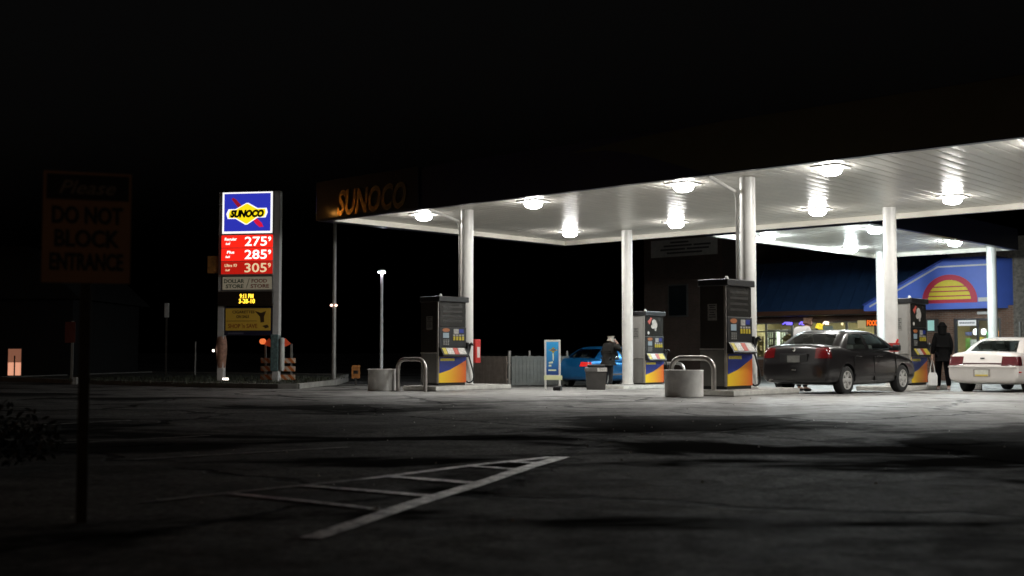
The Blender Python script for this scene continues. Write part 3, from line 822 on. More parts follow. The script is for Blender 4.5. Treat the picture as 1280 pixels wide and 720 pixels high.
    # wheels
    for x in (P_['xr'], P_['xf']):
        for s in (-1, 1):
            mb = MB(); q = rw
            mb.lathe([(q * .60, -.10), (q * .80, -.105), (q * .93, -.10), (q, -.075), (q, .075), (q * .93, .10), (q * .80, .105), (q * .60, .10)], 36, axis='y', caps=False)
            wh = mb.build('wheel', RUBBER, t, smooth=True, loc=(x, s * (w - .125), rw), angle=R(50))
            mb = MB(); o_ = s * .075
            mb.lathe([(q * .63, o_ - s * .10), (q * .63, o_ + s * .025), (q * .58, o_ + s * .022), (q * .56, o_ - s * .04), (.02, o_ - s * .04)], 32, axis='y', mi=1)
            mb.lathe([(q * .645, o_ - s * .02), (q * .645, o_ + s * .03), (q * .57, o_ + s * .03), (q * .55, o_ - s * .02)], 32, axis='y', caps=False)
            for k in range(P_.get('spokes', 6)):
                an = 2 * PI * k / P_.get('spokes', 6)
                mb.M = Matrix.Rotation(an, 4, 'Y'); mb.box(.03, min(o_ - s * .035, o_ + s * .018), -.045, q * .59, max(o_ - s * .035, o_ + s * .018), .045, bev=.012)
            mb.M = Matrix.Identity(4); mb.lathe([(.07, o_ - s * .03), (.065, o_ + s * .03), (.02, o_ + s * .035)], 16, axis='y')
            mb.build('rim', [P_['rim'], BLACK], wh, smooth=True, angle=R(30))
    # mirrors, handles
    for s in (-1, 1):
        mb = MB(); x = g['xf0'] - .42; y = s * (w + .08)
        mb.box(x - .06, y - .10, zb + .0, x + .05, y + .08, zb + .14, bev=.03); mb.box(x - .02, min(y, s * (w - .1)), zb + .02, x + .03, max(y, s * (w - .1)), zb + .06)
        mb.build('mirror', P_['mirror'], t, smooth=True)
    for s in (-1, 1):
        for x in P_['handles']:
            mb = MB(); mb.tube([(x - .11, s * (w * .985), P_['hz']), (x - .09, s * (w * .985 + .03), P_['hz'] + .005), (x + .09, s * (w * .985 + .03), P_['hz'] + .005), (x + .11, s * (w * .985), P_['hz'])], .016, 8); mb.build('door_handle', body_m, t, smooth=True)
    # door seams as slim dark gaps
    for s in (-1, 1):
        mb = MB()
        for x in P_['seams']:
            mb.box(x - .006, min(s * (w * .9), s * (w + .003)), .30, x + .006, max(s * (w * .9), s * (w + .003)), zb - .12)
        mb.box(P_['seams'][-1] + .01, min(s * w * .95, s * (w + .014)), .40, P_['seams'][0] - .01, max(s * w * .95, s * (w + .014)), .455)
        mb.build('door_seam', BLACK if P_.get('dark') else mat('seam_grey', (.12, .12, .12), .6), t)
    return t

def lights(t, boxes, m, name='tail_light', off=.007):
    body = [c for c in t.children if c.name.startswith('body')][0]
    for (x0, y0, z0, x1, y1, z1) in boxes:
        bm = bmesh.new(); bm.from_mesh(body.data)
        for co_, no in (((x0, 0, 0), (-1, 0, 0)), ((x1, 0, 0), (1, 0, 0)), ((0, y0, 0), (0, -1, 0)), ((0, y1, 0), (0, 1, 0)), ((0, 0, z0), (0, 0, -1)), ((0, 0, z1), (0, 0, 1))):
            bmesh.ops.bisect_plane(bm, geom=bm.verts[:] + bm.edges[:] + bm.faces[:], plane_co=co_, plane_no=no, clear_outer=True)
        bm.normal_update()
        sh = {v: v.co + v.normal * off for v in bm.verts}
        inner = {v: v.co.copy() for v in bm.verts}
        vs = list(bm.verts); idx = {v: k for k, v in enumerate(vs)}; n = len(vs)
        mb = MB(); fs = [tuple(idx[v] for v in f.verts) for f in bm.faces]
        fs += [(idx[a], idx[b], idx[b] + n, idx[a] + n) for e in bm.edges if len(e.link_faces) == 1 for a, b in [e.verts]]
        mb.add([sh[v] for v in vs] + [inner[v] for v in vs], fs); bm.free()
        mb.build(name, m, t, smooth=True, angle=R(50))

DPAINT = mat('charcoal_car_paint', (.008, .007, .0075), .30, .1, var=.08, nscale=3, coat=.5, spec=.4, rv=0.01)
WPAINT = mat('white_car_paint', (.68, .645, .61), .38, .0, var=.04, nscale=3, coat=.6, rv=0.01)
BPAINT = mat('blue_car_paint', (.012, .16, .42), .28, .65, var=.08, nscale=3, coat=.8, rv=0.01)
TAIL = mat('tail_red', (.10, .005, .006), .15, var=.2, coat=.8)
TAILD = mat('tail_dark_red', (.085, .012, .016), .18, var=.2, coat=.8)
TAILON = emi('tail_red_lit', (1, .03, .02), .35, (.5, .02, .02))
CHROME = mat('chrome', (.75, .75, .74), .12, 1.0, var=.03)
PLATE = mat('number_plate', (.62, .62, .55), .45, var=.15, nscale=18)
PLATEY = mat('number_plate_yellow', (.65, .5, .1), .45, var=.1)

def sedan_stations(L, deck, belt, hood, nose):
    h = L / 2
    return [(-h, .84, .36, .66), (-h + .035, .93, .29, .72), (-h + .10, .965, .25, deck - .12), (-h + .15, .97, .24, deck - .01), (-h + .35, .98, .22, deck + .01), (-h + .8, .995, .20, deck + .0),
            (-h + 1.4, 1.0, .19, belt), (0, 1.0, .19, belt), (h - 1.75, 1.0, .19, belt - .01), (h - 1.35, .995, .20, hood), (h - .7, .98, .21, hood - .10), (h - .25, .94, .23, nose), (h - .08, .88, .27, nose - .10), (h, .76, .34, nose - .2)]

# dark sedan
pd = dict(L=4.46, W=1.70, paint=DPAINT, dark=True, rim=mat('alloy_rim', (.55, .54, .52), .4, .25, var=.05), mirror=BLACK, rw=.32, xr=-1.36, xf=1.33, handles=(.15, -.85), hz=.84, seams=(.95, -.12, -1.05), spokes=6,
          stations=sedan_stations(4.46, 1.085, .985, .97, .80),
          gh=dict(zb=.965, zr=1.375, xf0=1.22, xf1=.35, xr0=-1.72, xr1=-1.02, w0=.79, w1=.59, bpillar=8, seat_f=.15, seat_r=-.80, cq=2))
cd = car('charcoal four door sedan seen from behind, parked past the front right pump', P(8.87, 3.45), ANG + R(90) - R(1.5), pd)
lights(cd, [(-2.5, .50, .80, -2.02, 1.0, 1.03), (-2.5, -1.0, .80, -2.02, -.50, 1.03)], TAIL)
mb = MB(); mb.box(-2.21, -.34, .66, -2.135, .34, .90, bev=.01); rec = mb.build('plate_recess', BLACK, cd)
mb = MB(); mb.box(-2.217, -.155, .71, -2.211, .155, .86); mb.build('number_plate', mat('plate_dim', (.12, .12, .11), .5, var=.3), cd)
mb = MB(); mb.lathe([(.045, 0), (.04, .012), (.01, .016)], 16, axis='y'); e_ = mb.build('badge', CHROME, cd, loc=(-2.18, 0, .985)); e_.rotation_euler = (0, 0, R(90))
mb = MB(); mb.box(-2.285, -.10, .54, -2.215, .02, .56, bev=.006); mb.build('tow_trim', CHROME, cd)
mb = MB(); mb.tube([(-2.285, .55, .30), (-2.1, .55, .30)], .035, 10); mb.build('exhaust_pipe', STEEL, cd, smooth=True)

# white coupe
pw = dict(L=4.7, W=1.74, paint=WPAINT, rim=mat('steel_rim', (.5, .49, .47), .4, .25, var=.05), mirror=WPAINT, rw=.33, xr=-1.30, xf=1.45, handles=(-.25,), hz=.82, seams=(.95, -.50), spokes=5,
          stations=sedan_stations(4.7, .985, .92, .92, .74),
          gh=dict(zb=.90, zr=1.30, xf0=1.20, xf1=.30, xr0=-1.72, xr1=-.95, w0=.77, w1=.57, bpillar=9, seat_f=.05, seat_r=-.85, cq=3))
cw = car('white coupe with dark red tail lights, at right edge beside the person in black', P(10.90, 8.9), ANG + R(90), pw)
lights(cw, [(-2.7, .46, .665, -2.05, 1.0, .885), (-2.7, -1.0, .665, -2.05, -.46, .885)], TAILD)
mb = MB(); mb.box(-2.335, -.46, .665, -2.25, .46, .735, bev=.01); mb.build('rear_garnish', mat('garnish', (.10, .055, .055), .3, var=.1), cw)
mb = MB(); mb.box(-2.375, -.81, .62, -2.29, .81, .655, bev=.008); mb.build('bumper_strip', WPAINT, cw)
mb = MB(); mb.box(-2.365, -.20, .40, -2.34, .20, .58, bev=.006); mb.build('plate_recess', mat('recess', (.3, .27, .24), .6), cw)
mb = MB(); mb.box(-2.372, -.16, .415, -2.366, .16, .565); p_ = mb.build('number_plate', PLATE, cw)
mb = MB(); mb.box(-2.3745, -.15, .415, -2.3722, .15, .455); mb.build('plate_band', PLATEY, p_)
mb = MB(); mb.box(-2.30, -.05, .83, -2.24, .05, .86, bev=.008); mb.build('badge', BLACK, cw)
mb = MB(); mb.box(-2.25, -.875, .50, -2.15, -.82, .53, bev=.006); mb.build('side_marker', RED, cw)

# blue sedan
pb = dict(L=4.4, W=1.72, paint=BPAINT, rim=mat('steel_rim', (.42, .41, .4), .35), mirror=BPAINT, rw=.30, xr=-1.28, xf=1.30, handles=(.10, -.85), hz=.78, seams=(.90, -.10, -.95), spokes=5,
          stations=sedan_stations(4.4, .96, .89, .89, .70),
          gh=dict(zb=.87, zr=1.30, xf0=1.15, xf1=.32, xr0=-1.62, xr1=-.90, w0=.77, w1=.57, bpillar=8, seat_f=.1, seat_r=-.75, cq=2))
cb = car('metallic blue sedan with a lit tail light behind the waste bin', P(-3.2, 10.2), ANG + R(90), pb)
lights(cb, [(-2.4, .48, .70, -1.98, 1.0, .84)], TAIL); lights(cb, [(-2.4, -1.0, .70, -1.98, -.48, .84)], TAILON)

# ------------------------------------------------------------------ people
def skin_mesh(name, joints, edges, m, parent, root=None, sub=2):
    names = list(joints); idx = {k: i for i, k in enumerate(names)}
    me = bpy.data.meshes.new(name); me.from_pydata([joints[k][0] for k in names], [(idx[a], idx[b]) for a, b in edges], [])
    me.materials.append(m)
    o = bpy.data.objects.new(name, me); COL.objects.link(o)
    md = o.modifiers.new('skin', 'SKIN'); md.use_smooth_shade = True
    for i, k in enumerate(names):
        r = joints[k][1]; sv = me.skin_vertices[0].data[i]
        sv.radius = r if isinstance(r, tuple) else (r, r); sv.use_root = (k == (root or names[0]))
    s = o.modifiers.new('sub', 'SUBSURF'); s.levels = sub; s.render_levels = sub
    dg = bpy.context.evaluated_depsgraph_get(); dg.update()
    nm = bpy.data.meshes.new_from_object(o.evaluated_get(dg)); nm.name = name
    o.modifiers.clear(); o.data = nm
    for p in nm.polygons: p.use_smooth = True
    if not nm.materials: nm.materials.append(m)
    o.parent = parent
    return o

def person(label, loc, rz, J, jacket, trousers, shoes, hair_m, hood=False, bulk=1.18):
    t = thing('person', label, 'person', loc, rz)
    j = dict(pelvis=((0, 0, .93), .135), spine=((0, .01, 1.10), .125), chest=((0, .01, 1.30), .145), neck=((0, .0, 1.46), .055), jaw=((0, .035, 1.54), .066), skull=((0, .02, 1.63), .088), crown=((0, .0, 1.70), .062), nose=((0, .125, 1.60), .014))
    for s, n in ((-1, 'l'), (1, 'r')):
        j.update({'sh' + n: ((s * .17, 0, 1.40), .07), 'el' + n: ((s * .24, -.02, 1.13), .045), 'wr' + n: ((s * .24, .06, .89), .031), 'pa' + n: ((s * .24, .08, .82), (.026, .042)),
                  'hi' + n: ((s * .09, 0, .88), .095), 'kn' + n: ((s * .10, .02, .49), .062), 'an' + n: ((s * .11, -.02, .09), .042), 'to' + n: ((s * .12, .14, .045), .038)})
    j.update(J)
    e = [('pelvis', 'spine'), ('spine', 'chest'), ('chest', 'neck'), ('neck', 'jaw'), ('jaw', 'skull'), ('skull', 'crown'), ('skull', 'nose')]
    for n in 'lr':
        e += [('chest', 'sh' + n), ('sh' + n, 'el' + n), ('el' + n, 'wr' + n), ('wr' + n, 'pa' + n), ('pelvis', 'hi' + n), ('hi' + n, 'kn' + n), ('kn' + n, 'an' + n), ('an' + n, 'to' + n)]
        # five fingers: four from the palm's end, the thumb from its side
        pa, wr = Vector(j['pa' + n][0]), Vector(j['wr' + n][0]); d = (pa - wr).normalized()
        side = d.cross(Vector((0, 0, 1))) if abs(d.z) < .8 else Vector((0, 1, 0)); side.normalize(); curl = d.cross(side)
        for f in range(4):
            ln = (.065, .075, .07, .055)[f]; b0 = pa + d * .03 + side * (f - 1.5) * .02
            for q, (tt, cc) in enumerate(((.0, 0), (.55, .012), (1.0, .04))):
                j['f%s%d%d' % (n, f, q)] = (tuple(b0 + d * ln * tt + curl * cc), .0095 - .001 * q)
            e += [('pa' + n, 'f%s%d0' % (n, f)), ('f%s%d0' % (n, f), 'f%s%d1' % (n, f)), ('f%s%d1' % (n, f), 'f%s%d2' % (n, f))]
        j['t%s0' % n] = (tuple(pa - d * .01 + side * .045), .011); j['t%s1' % n] = (tuple(pa + d * .035 + side * .065 + curl * .01), .01)
        e += [('pa' + n, 't%s0' % n), ('t%s0' % n, 't%s1' % n)]
    skin_mesh('body', j, e, SKIN, t, 'pelvis')
    g = lambda k, f, a=.012: (j[k][0], (j[k][1] if not isinstance(j[k][1], tuple) else max(j[k][1])) * f + a)
    jk = {k: g(k, bulk, .02) for k in ('pelvis', 'spine', 'chest', 'shl', 'shr', 'ell', 'elr')}
    jk['neck'] = (tuple(Vector(j['neck'][0]) + Vector((0, 0, -.03))), .075)
    for n in 'lr':
        w0, e0 = Vector(j['wr' + n][0]), Vector(j['el' + n][0]); jk['cf' + n] = (tuple(e0 + (w0 - e0) * .93), .045)
    pv = Vector(j['pelvis'][0]); jk['hem'] = (tuple(pv + Vector((0, 0, -.13))), .165)
    je = [('hem', 'pelvis'), ('pelvis', 'spine'), ('spine', 'chest'), ('chest', 'neck')]
    for n in 'lr': je += [('chest', 'sh' + n), ('sh' + n, 'el' + n), ('el' + n, 'cf' + n)]
    skin_mesh('jacket', jk, je, jacket, t, 'pelvis')
    tr = {k: g(k, 1.12, .014) for k in ('hil', 'hir', 'knl', 'knr')}; tr['pelvis'] = (j['pelvis'][0], .145)
    for n in 'lr': tr['cu' + n] = (tuple(Vector(j['an' + n][0]) + Vector((0, .0, .0))), .062)
    skin_mesh('trousers', tr, [(x, y) for n in 'lr' for x, y in (('pelvis', 'hi' + n), ('hi' + n, 'kn' + n), ('kn' + n, 'cu' + n))], trousers, t, 'pelvis')
    for n in 'lr':
        an, to = Vector(j['an' + n][0]), Vector(j['to' + n][0]); d = (to - an); d.z = 0; d.normalize()
        skin_mesh('shoe', dict(heel=((an.x - d.x * .03, an.y - d.y * .03, .05), .048), mid=((an.x + d.x * .07, an.y + d.y * .07, .048), .047), toe=((to.x + d.x * .03, to.y + d.y * .03, .04), .038)), [('heel', 'mid'), ('mid', 'toe')], shoes, t, 'mid', 1)
    sk, cr, jw = Vector(j['skull'][0]), Vector(j['crown'][0]), Vector(j['jaw'][0])
    if hood:
        nk = Vector(j['neck'][0])
        skin_mesh('hood', dict(a=(tuple(nk + Vector((0, -.02, -.06))), .14), b=(tuple(jw + Vector((0, -.035, .0))), .115), c=(tuple(sk + Vector((0, -.03, .0))), .118), d=(tuple(cr + Vector((0, -.03, .02))), .085), e=(tuple(cr + Vector((0, -.03, .06))), .035)), [('a', 'b'), ('b', 'c'), ('c', 'd'), ('d', 'e')], jacket, t, 'b')
    else:
        back = Vector((0, -.028, .012))
        skin_mesh('hair', dict(a=(tuple(jw + back * 1.3 + Vector((0, -.02, .03))), .06), b=(tuple(sk + back), .092), c=(tuple(cr + Vector((0, -.01, .01))), .07), d=(tuple(cr + Vector((0, -.01, .04))), .04)), [('a', 'b'), ('b', 'c'), ('c', 'd')], hair_m, t, 'b')
    return t

# man on the phone by the blue car: back three quarters to us, right hand at his ear
J = dict(spine=((0, .05, 1.09), .13), chest=((0, .10, 1.27), .155), neck=((.01, .13, 1.41), .058), jaw=((.02, .175, 1.48), .066), skull=((.02, .165, 1.57), .088), crown=((.02, .145, 1.64), .062), nose=((.03, .27, 1.54), .014),
         shl=((-.17, .09, 1.35), .075), shr=((.19, .10, 1.35), .075), elr=((.34, .22, 1.22), .05), wrr=((.19, .25, 1.45), .033), par=((.145, .235, 1.51), (.026, .042)),
         ell=((-.25, .06, 1.09), .05), wrl=((-.20, .22, .93), .033), pal=((-.19, .27, .88), (.026, .042)))
X, Y = xy(-1.80, 8.35)
man = person('grey haired man in dark jacket holding a phone to his ear by the blue car', (X, Y, G(X, Y)), R(-42), J, mat('jacket_charcoal', (.026, .024, .022), .9, var=.2, spec=.1), mat('trousers_dark', (.02, .02, .022), .9), BLACK, mat('grey_hair', (.42, .38, .32), .7, var=.2), bulk=1.42)
c = Matrix.Rotation(R(-42), 4, 'Z')
ph = Vector((X, Y, G(X, Y))) + c @ Vector((.115, .235, 1.53))
mb = MB(); mb.box(-.008, -.03, -.06, .008, .03, .06, bev=.004); tag(mb.build('mobile_phone', mat('phone_grey', (.35, .34, .33), .35), loc=ph, rot=R(-42)), 'small pale mobile phone held at the grey haired man\'s ear', 'phone')

# person in black, hood up, walking away with a bag
J = dict(shl=((-.15, 0, 1.40), .07), shr=((.15, 0, 1.40), .07), elr=((.20, -.02, 1.13), .045), wrr=((.19, .06, .89), .031), par=((.19, .08, .82), (.026, .042)), anl=((-.10, .16, .09), .042), tol=((-.11, .32, .05), .038), knl=((-.10, .13, .50), .062), anr=((.12, -.14, .10), .042), tor=((.14, .02, .045), .038), knr=((.11, -.01, .49), .062),
         ell=((-.21, -.01, 1.14), .048), wrl=((-.25, .03, .90), .031), pal=((-.25, .04, .83), (.026, .042)))
X, Y = xy(9.47, 7.75)
rz = R(-14)
person('person in black hooded jacket and pale shoes walking between pump and white coupe', (X, Y, G(X, Y)), rz, J, mat('black_cloth', (.005, .005, .005), .95, var=.3, spec=.05), mat('black_trousers', (.004, .004, .0045), .95, var=.3, spec=.05), mat('pale_shoe', (.5, .42, .40), .6), BLACK, hood=True)
q = Vector((X, Y, G(X, Y))) + Matrix.Rotation(rz, 4, 'Z') @ Vector((-.25, .04, .0))
t = thing('carrier_bag', 'white plastic bag hanging from the hand of the person in black', 'bag', q + Vector((0, 0, .13)), rz)
mb = MB(); mb.prism([(-.11, 0), (.11, 0), (.115, .24), (.08, .33), (-.08, .33), (-.11, .24)], -.05, .05, 'xz'); o = mb.build('bag_body', mat('white_plastic', (.75, .74, .72), .5, var=.1, nscale=9, bump=.5, bscale=14), t)
mb = MB(); mb.tube([(-.06, 0, .32), (-.045, 0, .48), (-.005, 0, .68), (.04, 0, .48), (.06, 0, .32)], .012, 6); mb.build('bag_handle', mat('white_plastic', (.75, .74, .72), .5), t, smooth=True)

# man in a white shirt on the far side of the dark sedan
J = dict(spine=((0, .0, 1.18), .135), chest=((0, .02, 1.42), .16), neck=((.0, .15, 1.55), .06), jaw=((.0, .24, 1.60), .064), skull=((.0, .24, 1.69), .088), crown=((.0, .22, 1.755), .06), nose=((.0, .345, 1.65), .014), shl=((-.17, .03, 1.49), .075), shr=((.17, .03, 1.49), .075), ell=((-.25, .12, 1.22), .048), elr=((.25, .12, 1.22), .048), wrl=((-.2, .34, 1.16), .033), wrr=((.2, .34, 1.16), .033), pal=((-.19, .40, 1.15), (.026, .042)), par=((.19, .40, 1.15), (.026, .042)))
X, Y = xy(7.55, 3.95)
person('person in white shirt with brown hair standing beyond the dark sedan', (X, Y, G(X, Y)), R(-62), J, mat('white_shirt', (.72, .70, .70), .8, var=.08), mat('trousers_dark', (.02, .02, .022), .9), BLACK, mat('brown_hair', (.16, .085, .05), .7, var=.2))

# red squeegee tub fixed... a red bucket and sponge on the rear island
X, Y = xy(8.72, 6.55)
t = thing('squeegee_bucket', 'red squeegee bucket on a short post by the sedan\'s door mirror', 'bucket', (X, Y, G(X, Y)), ANG)
mb = MB(); mb.tube([(0, 0, .1), (0, 0, .98)], .025, 8); mb.build('post', GREY, t, smooth=True)
mb = MB(); mb.lathe([(.09, .98), (.12, 1.0), (.135, 1.18), (.145, 1.20), (.12, 1.205)], 18); mb.build('bucket', RED, t, smooth=True)
mb = MB(); mb.tube([(.03, .02, 1.15), (.08, .05, 1.30)], .03, 8); mb.build('squeegee', RED, t, smooth=True)
# small pale board near the white coupe
X, Y = xy(9.9, 8.9)
t = thing('floor_board', 'small pale board with dark frame on the ground beside the white coupe', 'board', (X, Y, G(X, Y)), R(-10))
mb = MB(); mb.box(-.12, -.015, .0, .12, .015, .34, bev=.004); mb.build('frame', DGREY, t)
mb = MB(); mb.box(-.095, -.02, .03, .095, -.0155, .31); mb.build('panel', CARD_W, t)

# ------------------------------------------------------------------ price sign
PX, PY = -8.13, 36.0
ps = thing('price_sign', 'tall backlit fuel price sign on two white poles, blue logo cabinet on top', 'price sign', (PX, PY, 0), R(-10))
POLE = mat('pole_grey', (.52, .51, .5), .5, var=.1)
for x, w in ((-.86, .10), (.93, .10)):
    mb = MB(); mb.box(x - w, -.10, .03, x + w, .10, 5.90, bev=.01); mb.build('pole', POLE, ps)
yf = -.16
mb = MB(); mb.box(-.83, yf, 4.57, .83, .16, 5.89, bev=.02); cab = mb.build('logo_cabinet', mat('cabinet_grey', (.3, .3, .3), .5), ps)
mb = MB(); mb.box(-.815, yf - .012, 4.59, .815, yf - .001, 5.87); mb.build('white_border', emi('sign_white', (1, .98, .95), 1.15), cab)
mb = MB(); mb.box(-.755, yf - .018, 4.655, .755, yf - .0125, 5.825); mb.build('blue_face', emi('sign_blue', (.030, .040, .52), .85), cab)
lz = 5.20
mb = MB(); mb.prism([(-.52, 5.66), (-.46, 5.70), (-.36, 5.64), (-.05, 5.30), (-.18, 5.24)], yf - .024, yf - .019); mb.build('arrow_tail', emi('sign_red_dim', (.35, .01, .03), .8), cab)
mb = MB(); mb.prism([(.10, 5.10), (.22, 5.14), (.48, 4.90), (.53, 4.78), (.40, 4.78), (.28, 4.88)], yf - .024, yf - .019); mb.build('arrow_head', emi('sign_red_bright', (.75, .01, .05), .9), cab)
k_ = 1.16
def S(pts): return [(x * k_ - .03, lz + z) for x, z in pts]
mb = MB(); mb.prism(S([(-.56, 0), (-.50, .145), (-.30, .145), (0, .33), (.06, .33), (.32, .165), (.57, .165), (.60, .03), (.54, -.13), (.32, -.13), (.03, -.34), (-.03, -.34), (-.30, -.155), (-.52, -.155)]), yf - .028, yf - .0245); mb.build('logo_outline', emi('sign_white', (1, .98, .95), 1.15), cab)
mb = MB(); mb.prism(S([(-.49, .0), (-.45, .12), (-.29, .12), (.0, .305), (.04, .305), (.30, .14), (.53, .14), (.545, .03), (.50, -.105), (.30, -.105), (.03, -.315), (-.01, -.315), (-.28, -.13), (-.49, -.13)]), yf - .033, yf - .0285); mb.build('logo_diamond', emi('sign_yellow', (.95, .72, .01), 1.1), cab)
mb = MB(); mb.prism(S([(-.485, -.125), (.485, -.10), (.535, .135), (-.435, .115)]), yf - .036, yf - .0335); mb.build('logo_band', emi('sign_yellow', (.95, .72, .01), 1.1), cab)
text('lettering', [('SUNOCO', 0.0, lz + .0, .20, 1.10, .25, .075)], mat('sign_ink', (.01, .01, .015), .5), cab, Matrix.Translation((0, yf - .0362, 0)) @ FRONT, depth=.004)
# price cabinet, three rows
mb = MB(); mb.box(-.85, yf, 3.31, .85, .16, 4.555, bev=.02); pc = mb.build('price_cabinet', mat('cabinet_grey', (.3, .3, .3), .5), ps)
zr = [(4.15, 4.54, 1.15, '2 7 5', 'Regular'), (3.74, 4.14, 1.0, '2 8 5', 'Plus'), (3.33, 3.73, .42, '3 0 5', 'Ultra 93')]
for i, (z0, z1, st_, pr, nm) in enumerate(zr):
    mb = MB(); mb.box(-.835, yf - .012, z0 + .006, .835, yf - .001, z1 - .004); rw_ = mb.build('price_panel', emi('price_red_%d' % i, (1.0, .018, .008), st_, (.3, .02, .02)), pc)
    mm = emi('price_white_%d' % i, (1, .93 if i < 2 else .75, .86 if i < 2 else .42), 1.6 if i < 2 else .75, (.6, .6, .6))
    zc = (z0 + z1) / 2
    text('price_digits', [(pr.replace(' ', ''), .29, zc + .0, .275, .72, 0, .012), ('9', .735, zc + .065, .135, .10, 0, .02)], mm, rw_, Matrix.Translation((0, yf - .0125, 0)) @ FRONT)
    text('grade_lettering', [(nm, -.53 if i != 2 else -.52, zc + .075, .085, .40 if i != 1 else .24, .1, .02), ('Self', -.62, zc - .07, .06, .15, .1, .02)], mm, rw_, Matrix.Translation((0, yf - .0125, 0)) @ FRONT)
mb = MB(); mb.box(-.86, -.19, 3.275, .86, .19, 3.307, bev=.01); mb.build('cross_rail', STEEL, ps)
mb = MB(); mb.box(-.84, yf + .04, 2.83, .84, .14, 3.272, bev=.01); db = mb.build('store_board', mat('board_frame', (.2, .2, .2), .5), ps)
mb = MB(); mb.box(-.80, yf + .03, 2.86, .80, yf + .039, 3.25); mb.build('board_face', emi('board_cream', (.42, .36, .25), .22, (.4, .36, .28)), db)
gM = Matrix.Translation((0, yf + .029, 0)) @ FRONT
text('lettering', [('DOLLAR', -.42, 3.125, .11, .66, 0, .02), ('STORE', -.40, 2.965, .11, .58, 0, .02)], mat('green_ink', (.015, .05, .03), .5), db, gM)
text('lettering', [('FOOD', .40, 3.125, .11, .50, 0, .02), ('STORE', .42, 2.965, .11, .60, 0, .02)], mat('red_ink', (.20, .012, .012), .5), db, gM)
mb = MB(); mb.M = gM; mb.prism([(-.03, 2.90), (-.015, 2.90), (.085, 3.20), (.07, 3.20)], 0, .004, 'xy'); mb.build('slash', mat('green_ink', (.015, .05, .03), .5), db)
mb = MB(); mb.box(-.86, -.19, 2.79, .86, .19, 2.826, bev=.01); mb.build('cross_rail', STEEL, ps)
mb = MB(); mb.box(-.93, -.2, 2.36, .85, .15, 2.786, bev=.015); le = mb.build('message_display', mat('display_dark', (.02, .012, .008), .3), ps)
text('lettering', [('9:11 PM', .02, 2.655, .13, .44, 0, .02), ('3-28-10', .03, 2.50, .13, .52, 0, .02)], emi('led_yellow', (1, .62, .04), 2.6), le, Matrix.Translation((0, -.201, 0)) @ FRONT)
mb = MB(); mb.box(-.75, -.08, 1.45, .78, .06, 2.33, bev=.01); bn = mb.build('banner_frame', mat('banner_navy', (.012, .014, .04), .5), ps)
mb = MB(); mb.box(-.70, -.092, 1.60, .76, -.081, 2.28); mb.build('banner_face', emi('banner_yellow', (.45, .25, .02), .07, (.5, .32, .05)), bn)
bM = Matrix.Translation((0, -.0925, 0)) @ FRONT
text('lettering', [('CIGARETTES', -.12, 2.17, .085, .72, 0, .02), ('ON SALE', -.14, 2.03, .085, .42, 0, .02)], mat('banner_ink', (.06, .03, .01), .6), bn, bM)
text('lettering', [("SHOP 'n SAVE", -.14, 1.74, .125, .95, 0, .02)], mat('banner_red', (.25, .06, .01), .6), bn, bM)
mb = MB(); mb.box(-.68, -.096, 1.885, .32, -.0925, 1.90); mb.prism([(.25, 2.2), (.45, 2.14), (.62, 2.2), (.55, 2.02), (.56, 1.86), (.44, 1.84), (.42, 2.02)], -.096, -.0925); mb.prism([(.5, 1.74), (.6, 1.66), (.72, 1.70), (.66, 1.78)], -.096, -.0925); mb.build('banner_motif', mat('banner_ink', (.06, .03, .01), .6), bn)
mb = MB(); mb.box(-.62, -.088, 1.49, -.12, -.0805, 1.54); mb.build('banner_strip', mat('strip_grey', (.1, .1, .14), .5), bn)
# sleeves on the poles
mb = MB(); mb.lathe([(.12, .45), (.15, .75), (.17, 1.05), (.15, 1.3), (.12, 1.42)], 14); o = mb.build('pole_sleeve', mat('sleeve_red_lit', (.3, .16, .11), .7, var=.5, nscale=9), ps, smooth=True, loc=(-.86, 0, 0));  # sleeve's reddish tone is light put into its colour
mb = MB(); mb.box(-.13, -.13, .35, .13, .13, 1.48, bev=.03); mb.build('pole_wrap', mat('wrap_teal', (.10, .16, .16), .6, var=.6, nscale=14), ps, loc=(.90, 0, 0))
mb = MB(); mb.box(.155, -.12, .36, .27, .1, 1.38, bev=.05); mb.build('pole_cover', mat('cover_white', (.45, .45, .42), .6, var=.2), ps, loc=(.90, 0, 0))
# small box sign fixed to the left pole
mb = MB(); mb.box(-1.34, -.06, 3.38, -.98, .06, 3.92, bev=.01); mb.build('side_box', mat('side_box_orange', (.35, .16, .04), .5, var=.5, nscale=6), ps)
sX, sY = PX + .02, PY
def W_(x, y, z): return Vector((PX, PY, z)) + Matrix.Rotation(R(-10), 4, 'Z') @ Vector((x, y, 0))
# little lamps by the poles
mb = MB(); mb.lathe([(.01, -.035), (.035, -.02), (.035, .02), (.01, .035)], 12); o = mb.build('marker_lamp', emi('marker_white', (1, .9, .8), 5), smooth=True, loc=W_(-1.08, -.1, .98))
tag(o, 'small glowing white marker lamp on the left pole of the price sign', 'lamp')
mb = MB(); mb.box(-.10, -.06, 0, .10, .06, .05, bev=.01); t_ = thing('ground_floodlight', 'small lit floodlight on the verge between the sign poles', 'floodlight', W_(-.5, -.5, .04), R(-10)); mb.build('housing', BLACK, t_)
mb = MB(); mb.box(-.085, -.05, .051, .085, .05, .11, bev=.01); mb.build('lens', emi('marker_white', (1, .9, .8), 5), t_)

